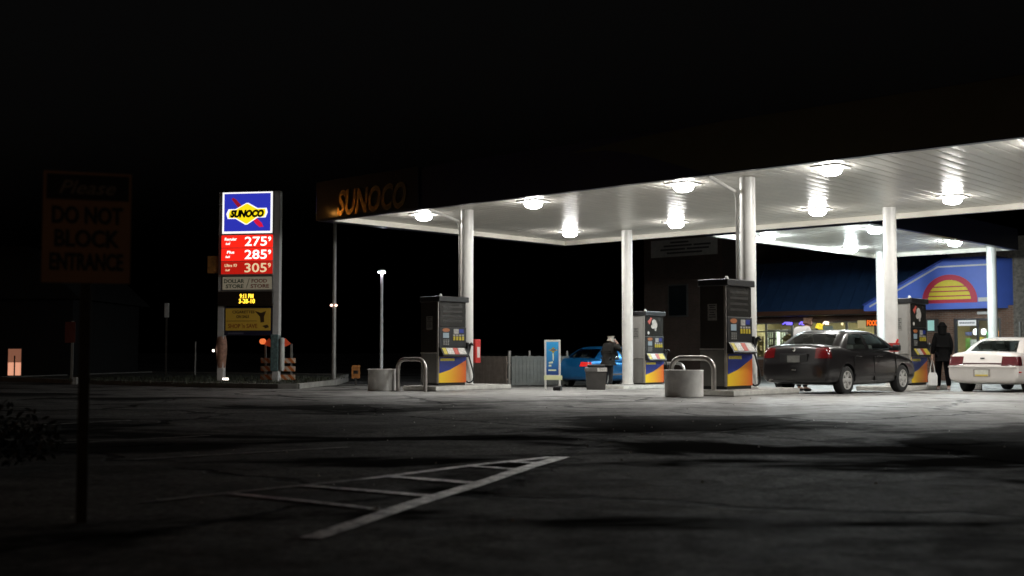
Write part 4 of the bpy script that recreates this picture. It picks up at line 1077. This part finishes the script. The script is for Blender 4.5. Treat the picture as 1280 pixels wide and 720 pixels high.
# striped barricade at the right pole
t = thing('traffic_barricade', 'orange and white striped barricade with red flags round the right sign pole', 'barricade', W_(.88, .25, .045), R(-10))
def stripes_mat():
    m, nt, b = new_mat('barricade_stripes'); N, L = nt.nodes, nt.links
    tc = N.new('ShaderNodeTexCoord'); sep = N.new('ShaderNodeSeparateXYZ'); L.new(tc.outputs['Object'], sep.inputs[0])
    ad = N.new('ShaderNodeMath'); ad.operation = 'ADD'; L.new(sep.outputs['X'], ad.inputs[0]); L.new(sep.outputs['Z'], ad.inputs[1])
    ml = N.new('ShaderNodeMath'); ml.operation = 'MULTIPLY'; ml.inputs[1].default_value = 4.0; L.new(ad.outputs[0], ml.inputs[0])
    fr = N.new('ShaderNodeMath'); fr.operation = 'FRACT'; L.new(ml.outputs[0], fr.inputs[0])
    gt = N.new('ShaderNodeMath'); gt.operation = 'GREATER_THAN'; gt.inputs[1].default_value = .5; L.new(fr.outputs[0], gt.inputs[0])
    mx = N.new('ShaderNodeMix'); mx.data_type = 'RGBA'; L.new(gt.outputs[0], mx.inputs['Factor'])
    mx.inputs[6].default_value = (.7, .2, .05, 1); mx.inputs[7].default_value = (.7, .55, .42, 1)
    L.new(mx.outputs[2], b.inputs['Base Color']); b.inputs['Roughness'].default_value = .4
    return m
STR = stripes_mat()
for z in (.04, .30, .55):
    mb = MB(); mb.box(-.56, -.015, z, .56, .015, z + .16, bev=.005); mb.build('striped_board', STR, t)
for x in (-.42, .42):
    mb = MB(); mb.box(x - .03, .016, 0, x + .03, .06, 1.15, bev=.006); mb.build('upright', GREY, t)
for x, s in ((-.40, -1), (.40, 1)):
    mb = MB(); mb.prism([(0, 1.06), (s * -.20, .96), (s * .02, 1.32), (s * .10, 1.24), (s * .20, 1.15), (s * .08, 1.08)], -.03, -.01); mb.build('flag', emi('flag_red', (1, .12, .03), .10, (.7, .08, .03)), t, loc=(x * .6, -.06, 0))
mb = MB(); mb.lathe([(.02, -.10), (.09, -.05), (.09, .05), (.02, .1)], 14, axis='y'); mb.build('warning_lamp', emi('warn_lamp', (1, .22, .06), .8), t, smooth=True, loc=(-.46, -.1, 1.22))
mb = MB(); mb.lathe([(.02, -.06), (.07, -.03), (.07, .03), (.02, .06)], 14, axis='y'); mb.build('warning_lamp', emi('warn_lamp_dim', (1, .12, .03), .12), t, smooth=True, loc=(-.16, -.1, 1.62))
mb = MB(); mb.tube([(-.16, -.04, 1.1), (-.16, -.06, 1.62)], .015, 6); mb.build('lamp_rod', GREY, t)

# ------------------------------------------------------------------ poles and signs on the left
def ground(X, Y): return G(X, Y)
X, Y = -5.79, 38
t = thing('utility_pole', 'tall plain grey pole rising behind the left corner of the canopy', 'pole', (X, Y, G(X, Y)))
mb = MB(); mb.tube([(0, 0, 0), (0, 0, 6.1)], [.075, .055], 12); mb.build('shaft', GREY, t, smooth=True)
mb = MB(); mb.tube([(0, 0, 0), (0, 0, .12)], .10, 12); mb.build('base', GREY, t)
for x in (-.075, .075):
    mb = MB(); mb.lathe([(.01, -.04), (.045, -.02), (.045, .02), (.01, .04)], 12); mb.build('bulb', emi('bulb_pink', (1, .62, .5), 3.0), t, smooth=True, loc=(x, -.09, 2.56))
X, Y = -4.69, 42
t = thing('lamp_post', 'slim white lamp post with a small round lit head beyond the canopy', 'lamp post', (X, Y, G(X, Y)))
mb = MB(); mb.tube([(0, 0, 0), (0, 0, 3.98)], [.06, .045], 12); mb.build('post', mat('post_white', (.7, .72, .72), .45), t, smooth=True)
mb = MB(); mb.lathe([(.04, 4.00), (.13, 4.01), (.135, 4.06), (.06, 4.10)], 20); mb.build('lamp_head', mat('post_white', (.7, .72, .72), .45), t, smooth=True)
mb = MB(); mb.lathe([(.125, 3.975), (.125, 4.005)], 20); mb.build('lens', emi('post_lens', (.85, .8, 1.0), 60.0), t)
X, Y = -4.8, 36
t = thing('warning_sign', 'small orange sign on a low post beyond the pale concrete tub', 'sign', (X, Y, G(X, Y)))
mb = MB(); mb.box(-.025, -.02, 0, .025, .02, .40); mb.build('post', DGREY, t)
mb = MB(); mb.box(-.13, -.03, .22, .13, -.021, .62, bev=.003); pl_ = mb.build('plate', mat('sign_orange', (.30, .12, .03), .5, var=.4, nscale=8), t)
mb = MB(); mb.box(-.07, -.033, .36, .07, -.0305, .46); mb.build('sign_print', BLACK, pl_)
X, Y = -13.6, 36
t = thing('street_sign', 'dull red sign on a pale post behind the foreground sign pole', 'sign', (X, Y, G(X, Y)))
mb = MB(); mb.box(.03, -.02, 0, .10, .02, 1.95); mb.build('post', GREY, t)
mb = MB(); mb.box(-.16, -.035, 1.28, .16, -.021, 1.92, bev=.004); mb.build('plate', mat('sign_dull_red', (.09, .018, .01), .5, var=.3), t)
mb = MB(); mb.box(.11, -.12, 0, .26, .05, .22, bev=.01); mb.build('base_box', CONC, t)
X, Y = -13.6, 46
t = thing('marker_post', 'thin dark post with a pale cap standing on the verge', 'post', (X, Y, .0))
mb = MB(); mb.box(-.03, -.03, 0, .03, .03, 2.3); mb.build('post', DGREY, t)
mb = MB(); mb.box(-.08, -.05, 2.3, .08, .05, 2.86, bev=.01); mb.build('pale_cap', mat('cap_grey', (.5, .5, .48), .5), t)
X, Y = -12.45, 46
mb = MB(); mb.tube([(0, 0, 0), (0, 0, 1.35)], .03, 8); tag(mb.build('stake', GREY, loc=(X, Y, 0)), 'bare thin stake on the verge left of the price sign', 'stake')
# house far left with lit window
t = thing('distant_house', 'unlit building at far left with one glowing pink window', 'building', (-19.2, 45.2, 0), R(0))
mb = MB(); mb.box(-14, 0, -.3, 2.2, 8, 3.0); wl = mb.build('wall', mat('house_wall', (.004, .004, .004), .9, var=.2), t)
mb = MB(); mb.prism([(-14.4, 2.99), (2.6, 2.99), (.5, 5), (-12, 5)], -.4, 8.4); mb.build('roof', mat('house_roof', (.003, .003, .003), .9), t)
mb = MB(); mb.box(-.28, -.03, .0, .28, -.002, 1.10); wf = mb.build('window', mat('house_frame', (.08, .05, .04), .7), t)
mb = MB(); mb.box(-.25, -.036, .55, .25, -.031, 1.06); mb.build('pane', emi('pane_dim', (.55, .22, .13), .35), wf)
mb = MB(); mb.box(-.25, -.036, .04, .25, -.031, .54); mb.build('pane', emi('pane_bright', (1, .45, .28), .75), wf)
mb = MB(); mb.box(-.02, -.05, .04, .03, -.037, .8); mb.build('mullion', BLACK, wf)

# foreground sign
X, Y = -2.375, 6.5
t = thing('notice_sign', 'notice sign, tan from sodium light in its colour, with bold dark words on a post in the left foreground', 'sign', (X, Y, H(X, Y)), R(20))
mb = MB(); mb.box(-.03, .0, -.05, .03, .045, 1.75, bev=.004); mb.build('post', mat('post_wood', (.05, .046, .035), .9, .0, var=.2), t)
mb = MB(); mb.box(-.232, -.006, 1.325, .232, -.001, 1.945); pl_ = mb.build('plate', mat('notice_sodium_tan', (.42, .25, .13), .55, var=.12, nscale=3), t)  # tan holds the sodium light's tint on a pale plate
mb = MB(); mb.box(-.215, -.0085, 1.79, .215, -.0065, 1.93); mb.build('header_band', mat('notice_ink', (.025, .025, .025), .5), pl_)
nM = Matrix.Translation((0, -.0087, 0)) @ FRONT
text('lettering', [('Please', 0, 1.86, .075, .30, .35, .01)], mat('notice_header', (.3, .26, .2), .5), pl_, nM, .002)
text('lettering', [('DO NOT', 0, 1.705, .092, .37, 0, .025), ('BLOCK', 0, 1.575, .092, .34, 0, .025), ('ENTRANCE', 0, 1.445, .092, .385, 0, .025)], mat('notice_ink', (.025, .025, .025), .5), pl_, Matrix.Translation((0, -.0067, 0)) @ FRONT, .002)
# shrub in the dark left corner
sh = thing('low_shrub', 'dark low shrub at the left edge in the foreground', 'shrub', (-4.3, 9.2, H(-4.3, 9.2)))
mb = MB()
for i in range(1500):
    a = random.random() * 2 * PI; u = random.random() ** .5; r = .75 * u * (0.75 + .25 * math.sin(3 * a)); z = random.random() ** .8 * (.42 + .12 * math.sin(2 * a + 1)) * (1 - .5 * u * u)
    c = Vector((r * math.cos(a), r * math.sin(a), .06 + z)); s = random.uniform(.02, .045)
    d1 = Vector((random.gauss(0, 1), random.gauss(0, 1), random.gauss(0, 1))).normalized(); d2 = d1.orthogonal().normalized()
    mb.add([c - d1 * s, c + d2 * s * .5, c + d1 * s, c - d2 * s * .5], [(0, 1, 2, 3)])
mb.build('foliage', mat('shrub_leaf', (.006, .008, .004), .6, var=.4, nscale=30), sh, recalc=False)
mb = MB()
for i in range(9):
    a = i * .7; mb.tube([(0.03 * math.cos(a), .03 * math.sin(a), 0), (.2 * math.cos(a), .2 * math.sin(a), .22), (.42 * math.cos(a), .42 * math.sin(a), .38)], [.014, .01, .005], 5)
mb.build('stems', mat('stem_brown', (.06, .04, .025), .9), sh)

# ------------------------------------------------------------------ store
GZ = G(*xy(0, 24))
st = thing('food_store', 'brown brick food store with blue roof and lit windows behind the forecourt', 'store', (*xy(0, 0), 0), ANG)
BW = 28.3
# front wall with window opening (a from -9 to -.6)
mb = MB()
mb.box(-9.0, BW, -.4, -.3, BW + .3, .66); mb.box(-9.0, BW, 2.35, -.3, BW + .3, 3.0)
mb.box(-9.3, BW, -.4, -9.01, BW + .3, 3.0); mb.box(-.6, BW - .002, .661, -.3, BW + .3, 2.349)
mb.build('front_wall', BRICK, st)
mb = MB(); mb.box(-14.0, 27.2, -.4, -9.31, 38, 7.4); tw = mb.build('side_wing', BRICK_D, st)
mb = MB(); mb.box(-13.5, 27.11, 5.75, -9.55, 27.195, 6.62, bev=.01); bd = mb.build('wing_board', mat('board_pale', (.42, .40, .37), .7, var=.15), st)
mb = MB()
for z, x0, x1 in [(6.42, -12.3, -11.2), (6.25, -12.7, -11.0), (6.25, -10.9, -9.9), (6.07, -12.9, -11.4), (6.07, -11.3, -10.0), (5.89, -12.5, -10.4)]:
    mb.box(x0, 27.10, z, x1, 27.108, z + .09)
mb.build('board_print', DGREY, bd)
fr = MB(); fr.box(-12.5, 27.14, 2.70, -11.3, 27.195, 4.35, bev=.01); fo = fr.build('wing_window', mat('frame_grey', (.07, .07, .066), .5), st)
mb = MB(); mb.box(-12.42, 27.13, 2.78, -11.38, 27.138, 4.27); mb.build('pane', mat('dark_pane', (.01, .014, .016), .1), fo)
# interior
mb = MB(); mb.box(-9.0, BW + 4.0, -.3, 6.0, BW + 4.2, 3.0); mb.box(-9.0, BW + .31, 2.6, 6.0, BW + 4, 2.7); mb.box(-9.2, BW + .31, -.3, -9.0, BW + 4, 3.0)
mb.build('interior_wall', mat('interior_tan', (.42, .36, .18), .8, var=.1), st)
mb = MB(); mb.box(-9.0, BW + .31, -.25, 6, BW + 4, -.18); mb.build('interior_floor', mat('interior_tile', (.4, .38, .33), .5), st)
for x in (-7.6, -5.4, -3.2, -1.0):
    mb = MB(); mb.box(x - .6, BW + 1.8, 2.56, x + .6, BW + 2.1, 2.598); mb.build('ceiling_light', emi('store_tube', (1, .97, .85), 55.0), st)
# windows
FR = mat('window_frame_metal', (.42, .41, .38), .4, .5)
for i in range(6):
    x0 = -9.0 + i * 1.4; x1 = x0 + 1.4
    mb = MB(); mb.box(x0, BW + .05, .661, x0 + .05, BW + .13, 2.348); mb.box(x1 - .05, BW + .05, .661, x1, BW + .13, 2.348); mb.box(x0 + .05, BW + .05, .661, x1 - .05, BW + .13, .72); mb.box(x0 + .05, BW + .05, 2.29, x1 - .05, BW + .13, 2.348)
    if i < 2: mb.box(x0 + .05, BW + .055, 1.9, x1 - .05, BW + .125, 1.95)
    w_ = mb.build('window', FR, st)
    mb = MB(); mb.box(x0 + .05, BW + .085, .72, x1 - .05, BW + .095, 2.29); mb.build('pane', GLASS, w_)
mb = MB(); mb.box(-9.02, BW - .08, .58, -.3, BW - .003, .66, bev=.01); mb.build('window_sill', WHITE, st)
# mansard roof
mb = MB(); mb.prism([(BW - .95, 2.86), (BW + .3, 2.86), (BW + 3, 5.3), (BW + 1.0, 5.3)], -9.3, .9, 'yz'); rf = mb.build('roof', ROOFBLUE, st)
mb = MB()
for i in range(18):
    x = -9.2 + i * .58
    mb.M = Matrix.Identity(4); mb.add([(x, BW - .96, 2.88), (x + .035, BW - .96, 2.88), (x + .035, BW + .98, 5.32), (x, BW + .98, 5.32), (x, BW - .99, 2.90), (x + .035, BW - .99, 2.90), (x + .035, BW + .95, 5.34), (x, BW + .95, 5.34)], [(0, 1, 2, 3), (4, 5, 6, 7), (0, 1, 5, 4), (2, 3, 7, 6), (0, 3, 7, 4), (1, 2, 6, 5)])
mb.build('roof_seams', ROOFBLUE, rf)
mb = MB(); mb.box(-9.3, BW - .99, 2.66, .5, BW - .955, 2.855); mb.build('eave_board', mat('eave_brown', (.13, .055, .03), .6, var=.15), st)
mb = MB(); mb.box(-9.3, BW - .95, 2.62, .5, BW - .004, 2.66); mb.build('eave_soffit', DGREY, st)
# entrance block with brick and the blue gable
BG = 24.0
mb = MB()
mb.box(.9, BG + .5, -.4, 3.1, BG + .8, 2.75); mb.box(4.95, BG + .5, -.4, 5.5, BG + .8, 2.75); mb.box(3.1, BG + .5, 2.28, 4.95, BG + .8, 2.75); mb.box(.6, BG + .5, -.4, .9, BW + .3, 2.75)
mb.build('entrance_wall', BRICK, st)
mb = MB(); mb.prism([(-.45, 2.64), (4.95, 2.64), (4.95, 4.58), (2.95, 4.58), (-.45, 2.86)], BG, BG + .5); mb.prism([(4.951, BG), (5.45, BG + .85), (4.951, BG + .85)], 2.641, 4.579, 'xy'); gb = mb.build('blue_gable', SIGNBLUE, st)
mb = MB(); mb.prism([(-.45, 2.87), (2.95, 4.59), (2.95, 4.66), (-.52, 2.90)], BG - .05, BG + 4.2); mb.prism([(2.955, 4.585), (4.98, 4.585), (4.98, 4.66), (2.955, 4.66)], BG - .05, BG + 1.2); mb.build('gable_roof', mat('gable_roof_blue', (.03, .06, .3), .45, var=.1), gb)
mb = MB(); mb.prism([(-.2, 2.78), (2.72, 4.30), (4.95, 4.30), (4.95, 4.36), (2.70, 4.36), (-.2, 2.85)], BG - .012, BG - .001); mb.box(4.30, BG - .03, 2.90, 4.95, BG - .001, 3.06); mb.build('white_stripe', WHITE, gb)
cx_, cz_, r_ = 3.16, 2.96, 1.10
arc = [(cx_ + r_ * math.cos(PI * k / 28), cz_ + r_ * .95 * math.sin(PI * k / 28)) for k in range(29)]
mb = MB(); mb.prism(arc + [(cx_ - r_, cz_ - .08), (cx_ + r_, cz_ - .08)], BG - .02, BG - .001); mb.build('sun_arc', mat('sun_red', (.55, .03, .07), .45, var=.05), gb)
ri = .86; mb = MB()
zz = [(.06, .17), (.215, .36), (.405, .54), (.585, .825)]
for z0, z1 in zz:
    n_ = 6; pts = []
    for k in range(n_ + 1): z = z0 + (z1 - z0) * k / n_; pts.append((cx_ + ri * math.sqrt(max(0, 1 - (z / .83) ** 2 * .995)), cz_ + z))
    for k in range(n_, -1, -1): z = z0 + (z1 - z0) * k / n_; pts.append((cx_ - ri * math.sqrt(max(0, 1 - (z / .83) ** 2 * .995)), cz_ + z))
    mb.prism(pts, BG - .03, BG - .021)
mb.build('sun_bands', mat('sun_yellow', (.80, .66, .05), .45, var=.05), gb)
# brick parapet above and wall on the right
mb = MB(); mb.box(2.6, BG + 1.3, 4.0, 5.5, BG + 1.6, 5.3); mb.build('parapet', mat('parapet_grey', (.2, .18, .16), .85, var=.5, nscale=9), st)
mb = MB(); mb.box(5.51, BG + .3, -.4, 14, BG + .6, 5.4); mb.build('stone_wall', mat('rubble_stone', (.12, .105, .09), .9, var=.6, nscale=7, bump=.8, bscale=7), st)
mb = MB(); mb.tube([(5.75, BG + .25, 0), (5.75, BG + .25, 2.1)], .04, 8); mb.build('wall_pipe', GREY, st)
# door set back in the opening
mb = MB()
for x0, x1 in ((3.1, 3.2), (3.98, 4.06), (4.85, 4.95)): mb.box(x0, BG + .56, -.25, x1, BG + .66, 2.27)
mb.box(3.2, BG + .56, 2.17, 4.85, BG + .66, 2.27); mb.box(3.2, BG + .56, -.25, 4.85, BG + .66, -.1)
dr = mb.build('door', mat('door_dark', (.02, .02, .025), .4), st)
mb = MB(); mb.box(3.2, BG + .60, -.1, 3.98, BG + .61, 2.17); mb.box(4.06, BG + .60, -.1, 4.85, BG + .61, 2.17); mb.build('pane', GLASS, dr)
mb = MB(); mb.box(3.27, BG + .54, 1.98, 3.98, BG + .555, 2.2); bnr = mb.build('door_banner', emi('door_banner_white', (.9, .9, .92), .35, (.7, .7, .7)), st)
mb = MB()
for k in range(9): mb.box(3.33 + k * .068, BG + .535, 2.06, 3.33 + k * .068 + .05, BG + .5395, 2.13)
mb.build('banner_print', mat('banner_dim', (.25, .25, .27), .6), bnr)
mb = MB(); mb.box(4.05, BG + .48, 2.42, 4.5, BG + .499, 2.53, bev=.004); mb.build('number_plate_sign', WHITE, st)
mb = MB(); mb.box(2.05, BG + .47, 1.80, 2.32, BG + .499, 2.22, bev=.006); mb.build('wall_notice', emi('notice_teal', (.35, .75, .68), .32, (.5, .7, .65)), st)
mb = MB(); mb.box(1.78, BG + .4995, 1.75, 2.5, BG + .4999, 2.28); mb.build('notice_backing', DGREY, st)
# goods seen through the door
gd = [((.25, .5, .12), 3.25, 3.42, .9, 1.5), ((.7, .7, .65), 3.45, 3.72, 1.0, 1.45), ((.7, .55, .1), 3.75, 3.95, .9, 1.55), ((.05, .4, .12), 4.1, 4.4, 1.2, 1.75), ((.7, .25, .05), 4.45, 4.75, 1.4, 1.8), ((.6, .6, .2), 3.25, 3.9, .4, .85), ((.15, .2, .5), 3.25, 3.45, 1.6, 1.75)]
for i, (c_, x0, x1, z0, z1) in enumerate(gd):
    mb = MB()
    for k in range(3):
        for q in range(3): mb.box(x0 + (x1 - x0) * k / 3 + .004, BG + 1.3, z0 + (z1 - z0) * q / 3 + .01, x0 + (x1 - x0) * (k + 1) / 3 - .004, BG + 1.5, z0 + (z1 - z0) * (q + 1) / 3 - .01)
    mb.build('display_stock', mat('stock_%d' % i, c_, .5, var=.35, nscale=12), st)
mb = MB(); mb.box(3.1, BG + 2.2, -.2, 5.0, BG + 2.3, 2.6); mb.build('back_partition', mat('partition', (.2, .17, .1), .8), st)
mb = MB(); mb.box(3.2, BG + .9, 2.22, 4.8, BG + 1.15, 2.26); mb.build('ceiling_light', emi('store_tube2', (1, .98, .9), 20.0), st)
for x in (3.78, 4.1):
    mb = MB(); mb.lathe([(.01, -.13), (.08, -.10), (.10, 0), (.08, .10), (.01, .13)], 16, c=(x, BG + 1.0, 1.74)); mb.build('globe_light', emi('globe_white', (1, 1, 1), 2.6), st, smooth=True)

# coolers and shelves behind the windows
def cooler(label, a, b, w, tubes):
    t = thing('drinks_cooler', label, 'cooler', (*xy(a, b), -.18), ANG, 'coolers inside the store')
    mb = MB(); mb.box(-w / 2, 0, 0, w / 2, .7, 2.25, bev=.02); mb.build('cabinet', mat('cooler_dark', (.06, .06, .06), .5), t)
    for x in tubes:
        mb = MB(); mb.box(x - .085, -.03, .45, x + .085, -.002, 2.15, bev=.01); mb.build('light_strip', emi('cooler_tube', (.95, 1.0, .92), 2.6), t)
    mb = MB()
    for r_ in range(5):
        for k in range(int(w / .12)):
            x = -w / 2 + .06 + k * .12
            if any(abs(x - q) < .1 for q in tubes): continue
            mb.tube([(x, -.06, .4 + r_ * .36), (x, -.06, .62 + r_ * .36), (x, -.06, .68 + r_ * .36)], [.04, .04, .015], 6)
    mb.build('bottles', mat('bottle_mix', (.35, .4, .32), .3, var=.9, nscale=5), t)
cooler('narrow drinks cooler at the left end of the store window with one light strip', -8.72, BW + 2.4, .55, (-.2,))
cooler('drinks cooler with a bright white strip, seen left of the sedan rear window', -8.08, BW + 2.4, .7, (-.16,))
cooler('drinks cooler mostly hidden behind the dark sedan roof', -6.6, BW + 2.4, 1.6, (-.5, .3))
def rack(label, a, b, w, col):
    t = thing('display_rack', label, 'display rack', (*xy(a, b), -.18), ANG, 'display racks inside the store')
    mb = MB()
    for z in (.3, .75, 1.2, 1.65): mb.box(-w / 2, 0, z, w / 2, .35, z + .03)
    mb.box(-w / 2, .36, 0, w / 2, .39, 1.9); mb.build('shelves', mat('shelf_tan', (.4, .34, .2), .6), t)
    mb = MB()
    for z in (.33, .78, 1.23, 1.68):
        x = -w / 2 + .05
        while x < w / 2 - .1:
            ww = random.uniform(.08, .16); mb.box(x, .05, z, x + ww - .015, .25, z + random.uniform(.18, .33)); x += ww
    mb.build('stock', mat('rack_stock_' + str(a), col, .5, var=.7, nscale=4), t)
rack('snack rack just inside the left end of the store window', -8.55, BW + .8, .35, (.3, .25, .12))
rack('snack rack inside the store window behind the sedan', -6.9, BW + 1.1, .9, (.45, .36, .2))
rack('snack rack inside the store window near the orange neon sign', -2.2, BW + 1.1, 1.2, (.3, .12, .06))

def neon(label, a, z, w, h, col, s, body=None):
    t = thing('neon_sign', label, 'neon sign', (*xy(a, BW - .03), z), ANG, 'neon signs in the store window')
    mb = MB(); mb.box(-w / 2, 0, -h / 2, w / 2, .02, h / 2, bev=.004); mb.build('backing', BLACK, t)
    m = emi('neon_%s' % label[:14], col, s)
    if body: text('lettering', [(body, 0, 0, h * .7, w * .85, 0, .03)], m, t, Matrix.Translation((0, -.002, 0)) @ FRONT, .012)
    else:
        mb = MB(); mb.tube([(-w * .42, -.015, -h * .2), (-w * .2, -.015, h * .25), (w * .1, -.015, h * .22), (w * .42, -.015, h * .1), (w * .40, -.015, -h * .25), (-w * .1, -.015, -h * .2)], h * .2, 8); mb.build('tube', m, t, smooth=True)
neon('blue violet neon sign in the store window, left of the other violet one', -6.38, 2.30, .62, .17, (.22, .16, 1.0), 1.6)
neon('short violet neon sign left of the brown haired head', -5.58, 2.29, .42, .2, (.25, .18, 1.0), 1.6)
neon('yellow neon sign right of the brown haired head', -4.72, 2.14, .36, .36, (1, .78, .06), .9)
neon('warm white round neon sign above the sedan roof', -4.38, 2.29, .34, .2, (1, .8, .6), 2.0)
neon('bright orange neon food sign by the left walkway column', -2.09, 2.26, .62, .33, (1, .17, .02), 1.3, 'FOOD')
mb = MB(); mb.lathe([(.01, -.09), (.05, -.06), (.06, 0), (.04, .09), (.01, .11)], 12); tag(mb.build('hanging_bulb', emi('bulb_warm', (1, .75, .4), 2.5), smooth=True, loc=(*xy(-3.84, BW + .5), 2.27)), 'small warm bulb hanging behind the store window, above the sedan roof', 'light bulb')
mb = MB(); mb.box(-.20, 0, -.18, .20, .02, .18, bev=.004); tag(mb.build('window_card', emi('card_glow', (.75, .62, .3), .4), loc=(*xy(-2.62, BW - .03), 2.20), rot=ANG), 'cream card in the store window left of the orange neon sign', 'card')
mb = MB(); mb.box(-.26, 0, -.12, .26, .02, .12, bev=.004); tag(mb.build('window_card', emi('card_grey', (.35, .45, .42), .14), loc=(*xy(-4.3, BW - .03), 2.03), rot=ANG), 'grey card in the store window just above the sedan roof', 'card')

# ------------------------------------------------------------------ street lamps along the side street, out of frame to the left
def street_lamp(label, X, Y, rz, p):
    t = thing('street_lamp', label, 'street lamp', (X, Y, 0), rz, 'sodium street lamps')
    mb = MB(); mb.tube([(0, 0, 0), (0, 0, 7.2), (.25, 0, 7.7), (1.4, 0, 7.95)], [.1, .07, .05, .04], 10); mb.build('pole', GREY, t, smooth=True)
    mb = MB(); mb.box(1.3, -.14, 7.88, 2.0, .14, 8.04, bev=.03); mb.build('head', GREY, t)
    mb = MB(); mb.box(1.4, -.11, 7.80, 1.95, .11, 7.879, bev=.02); mb.build('lens', emi('sodium_lens_%d' % p, (1.0, .42, .08), p), t)
street_lamp('sodium street lamp on the side street, far one', -33, 33.5, R(-10), 75)
street_lamp('sodium street lamp on the side street, middle one', -27, 20, R(0), 40)
street_lamp('sodium street lamp on the side street, near one', -17, -6, R(20), 320)

# ------------------------------------------------------------------ night sky and moonless sun, camera
w = bpy.data.worlds.new('World'); scn.world = w; w.use_nodes = True
N = w.node_tree.nodes; bgd = N['Background']
sky = N.new('ShaderNodeTexSky'); sky.sky_type = 'NISHITA'; sky.sun_disc = False
sky.sun_elevation = R(-4); sky.sun_rotation = R(200)
hs_ = N.new('ShaderNodeHueSaturation'); hs_.inputs['Saturation'].default_value = 0.15; w.node_tree.links.new(sky.outputs['Color'], hs_.inputs['Color']); w.node_tree.links.new(hs_.outputs['Color'], bgd.inputs['Color']); bgd.inputs['Strength'].default_value = 0.13

cam = bpy.data.cameras.new('Camera'); co = bpy.data.objects.new('Camera', cam); COL.objects.link(co)
co.location = (0, 0, 0.94); co.rotation_euler = (R(90) + math.atan(80 / 1460), 0, 0)
cam.sensor_width = 36; cam.lens = 36 * 1460 / 1280; cam.clip_end = 3000; cam.clip_start = 0.05
cam.dof.use_dof = True; cam.dof.focus_distance = 22; cam.dof.aperture_fstop = 1.5
scn.camera = co
scn.view_settings.view_transform = 'Standard'; scn.view_settings.look = 'None'; scn.view_settings.exposure = 0; scn.view_settings.gamma = 1
scn.cycles.use_denoising = True
scn.cycles.max_bounces = 6; scn.cycles.diffuse_bounces = 3; scn.cycles.glossy_bounces = 3; scn.cycles.transmission_bounces = 4; scn.cycles.transparent_max_bounces = 12
scn.cycles.sample_clamp_indirect = 6; scn.cycles.sample_clamp_direct = 60
scn.cycles.caustics_reflective = False; scn.cycles.caustics_refractive = False
scn.cycles.use_adaptive_sampling = False
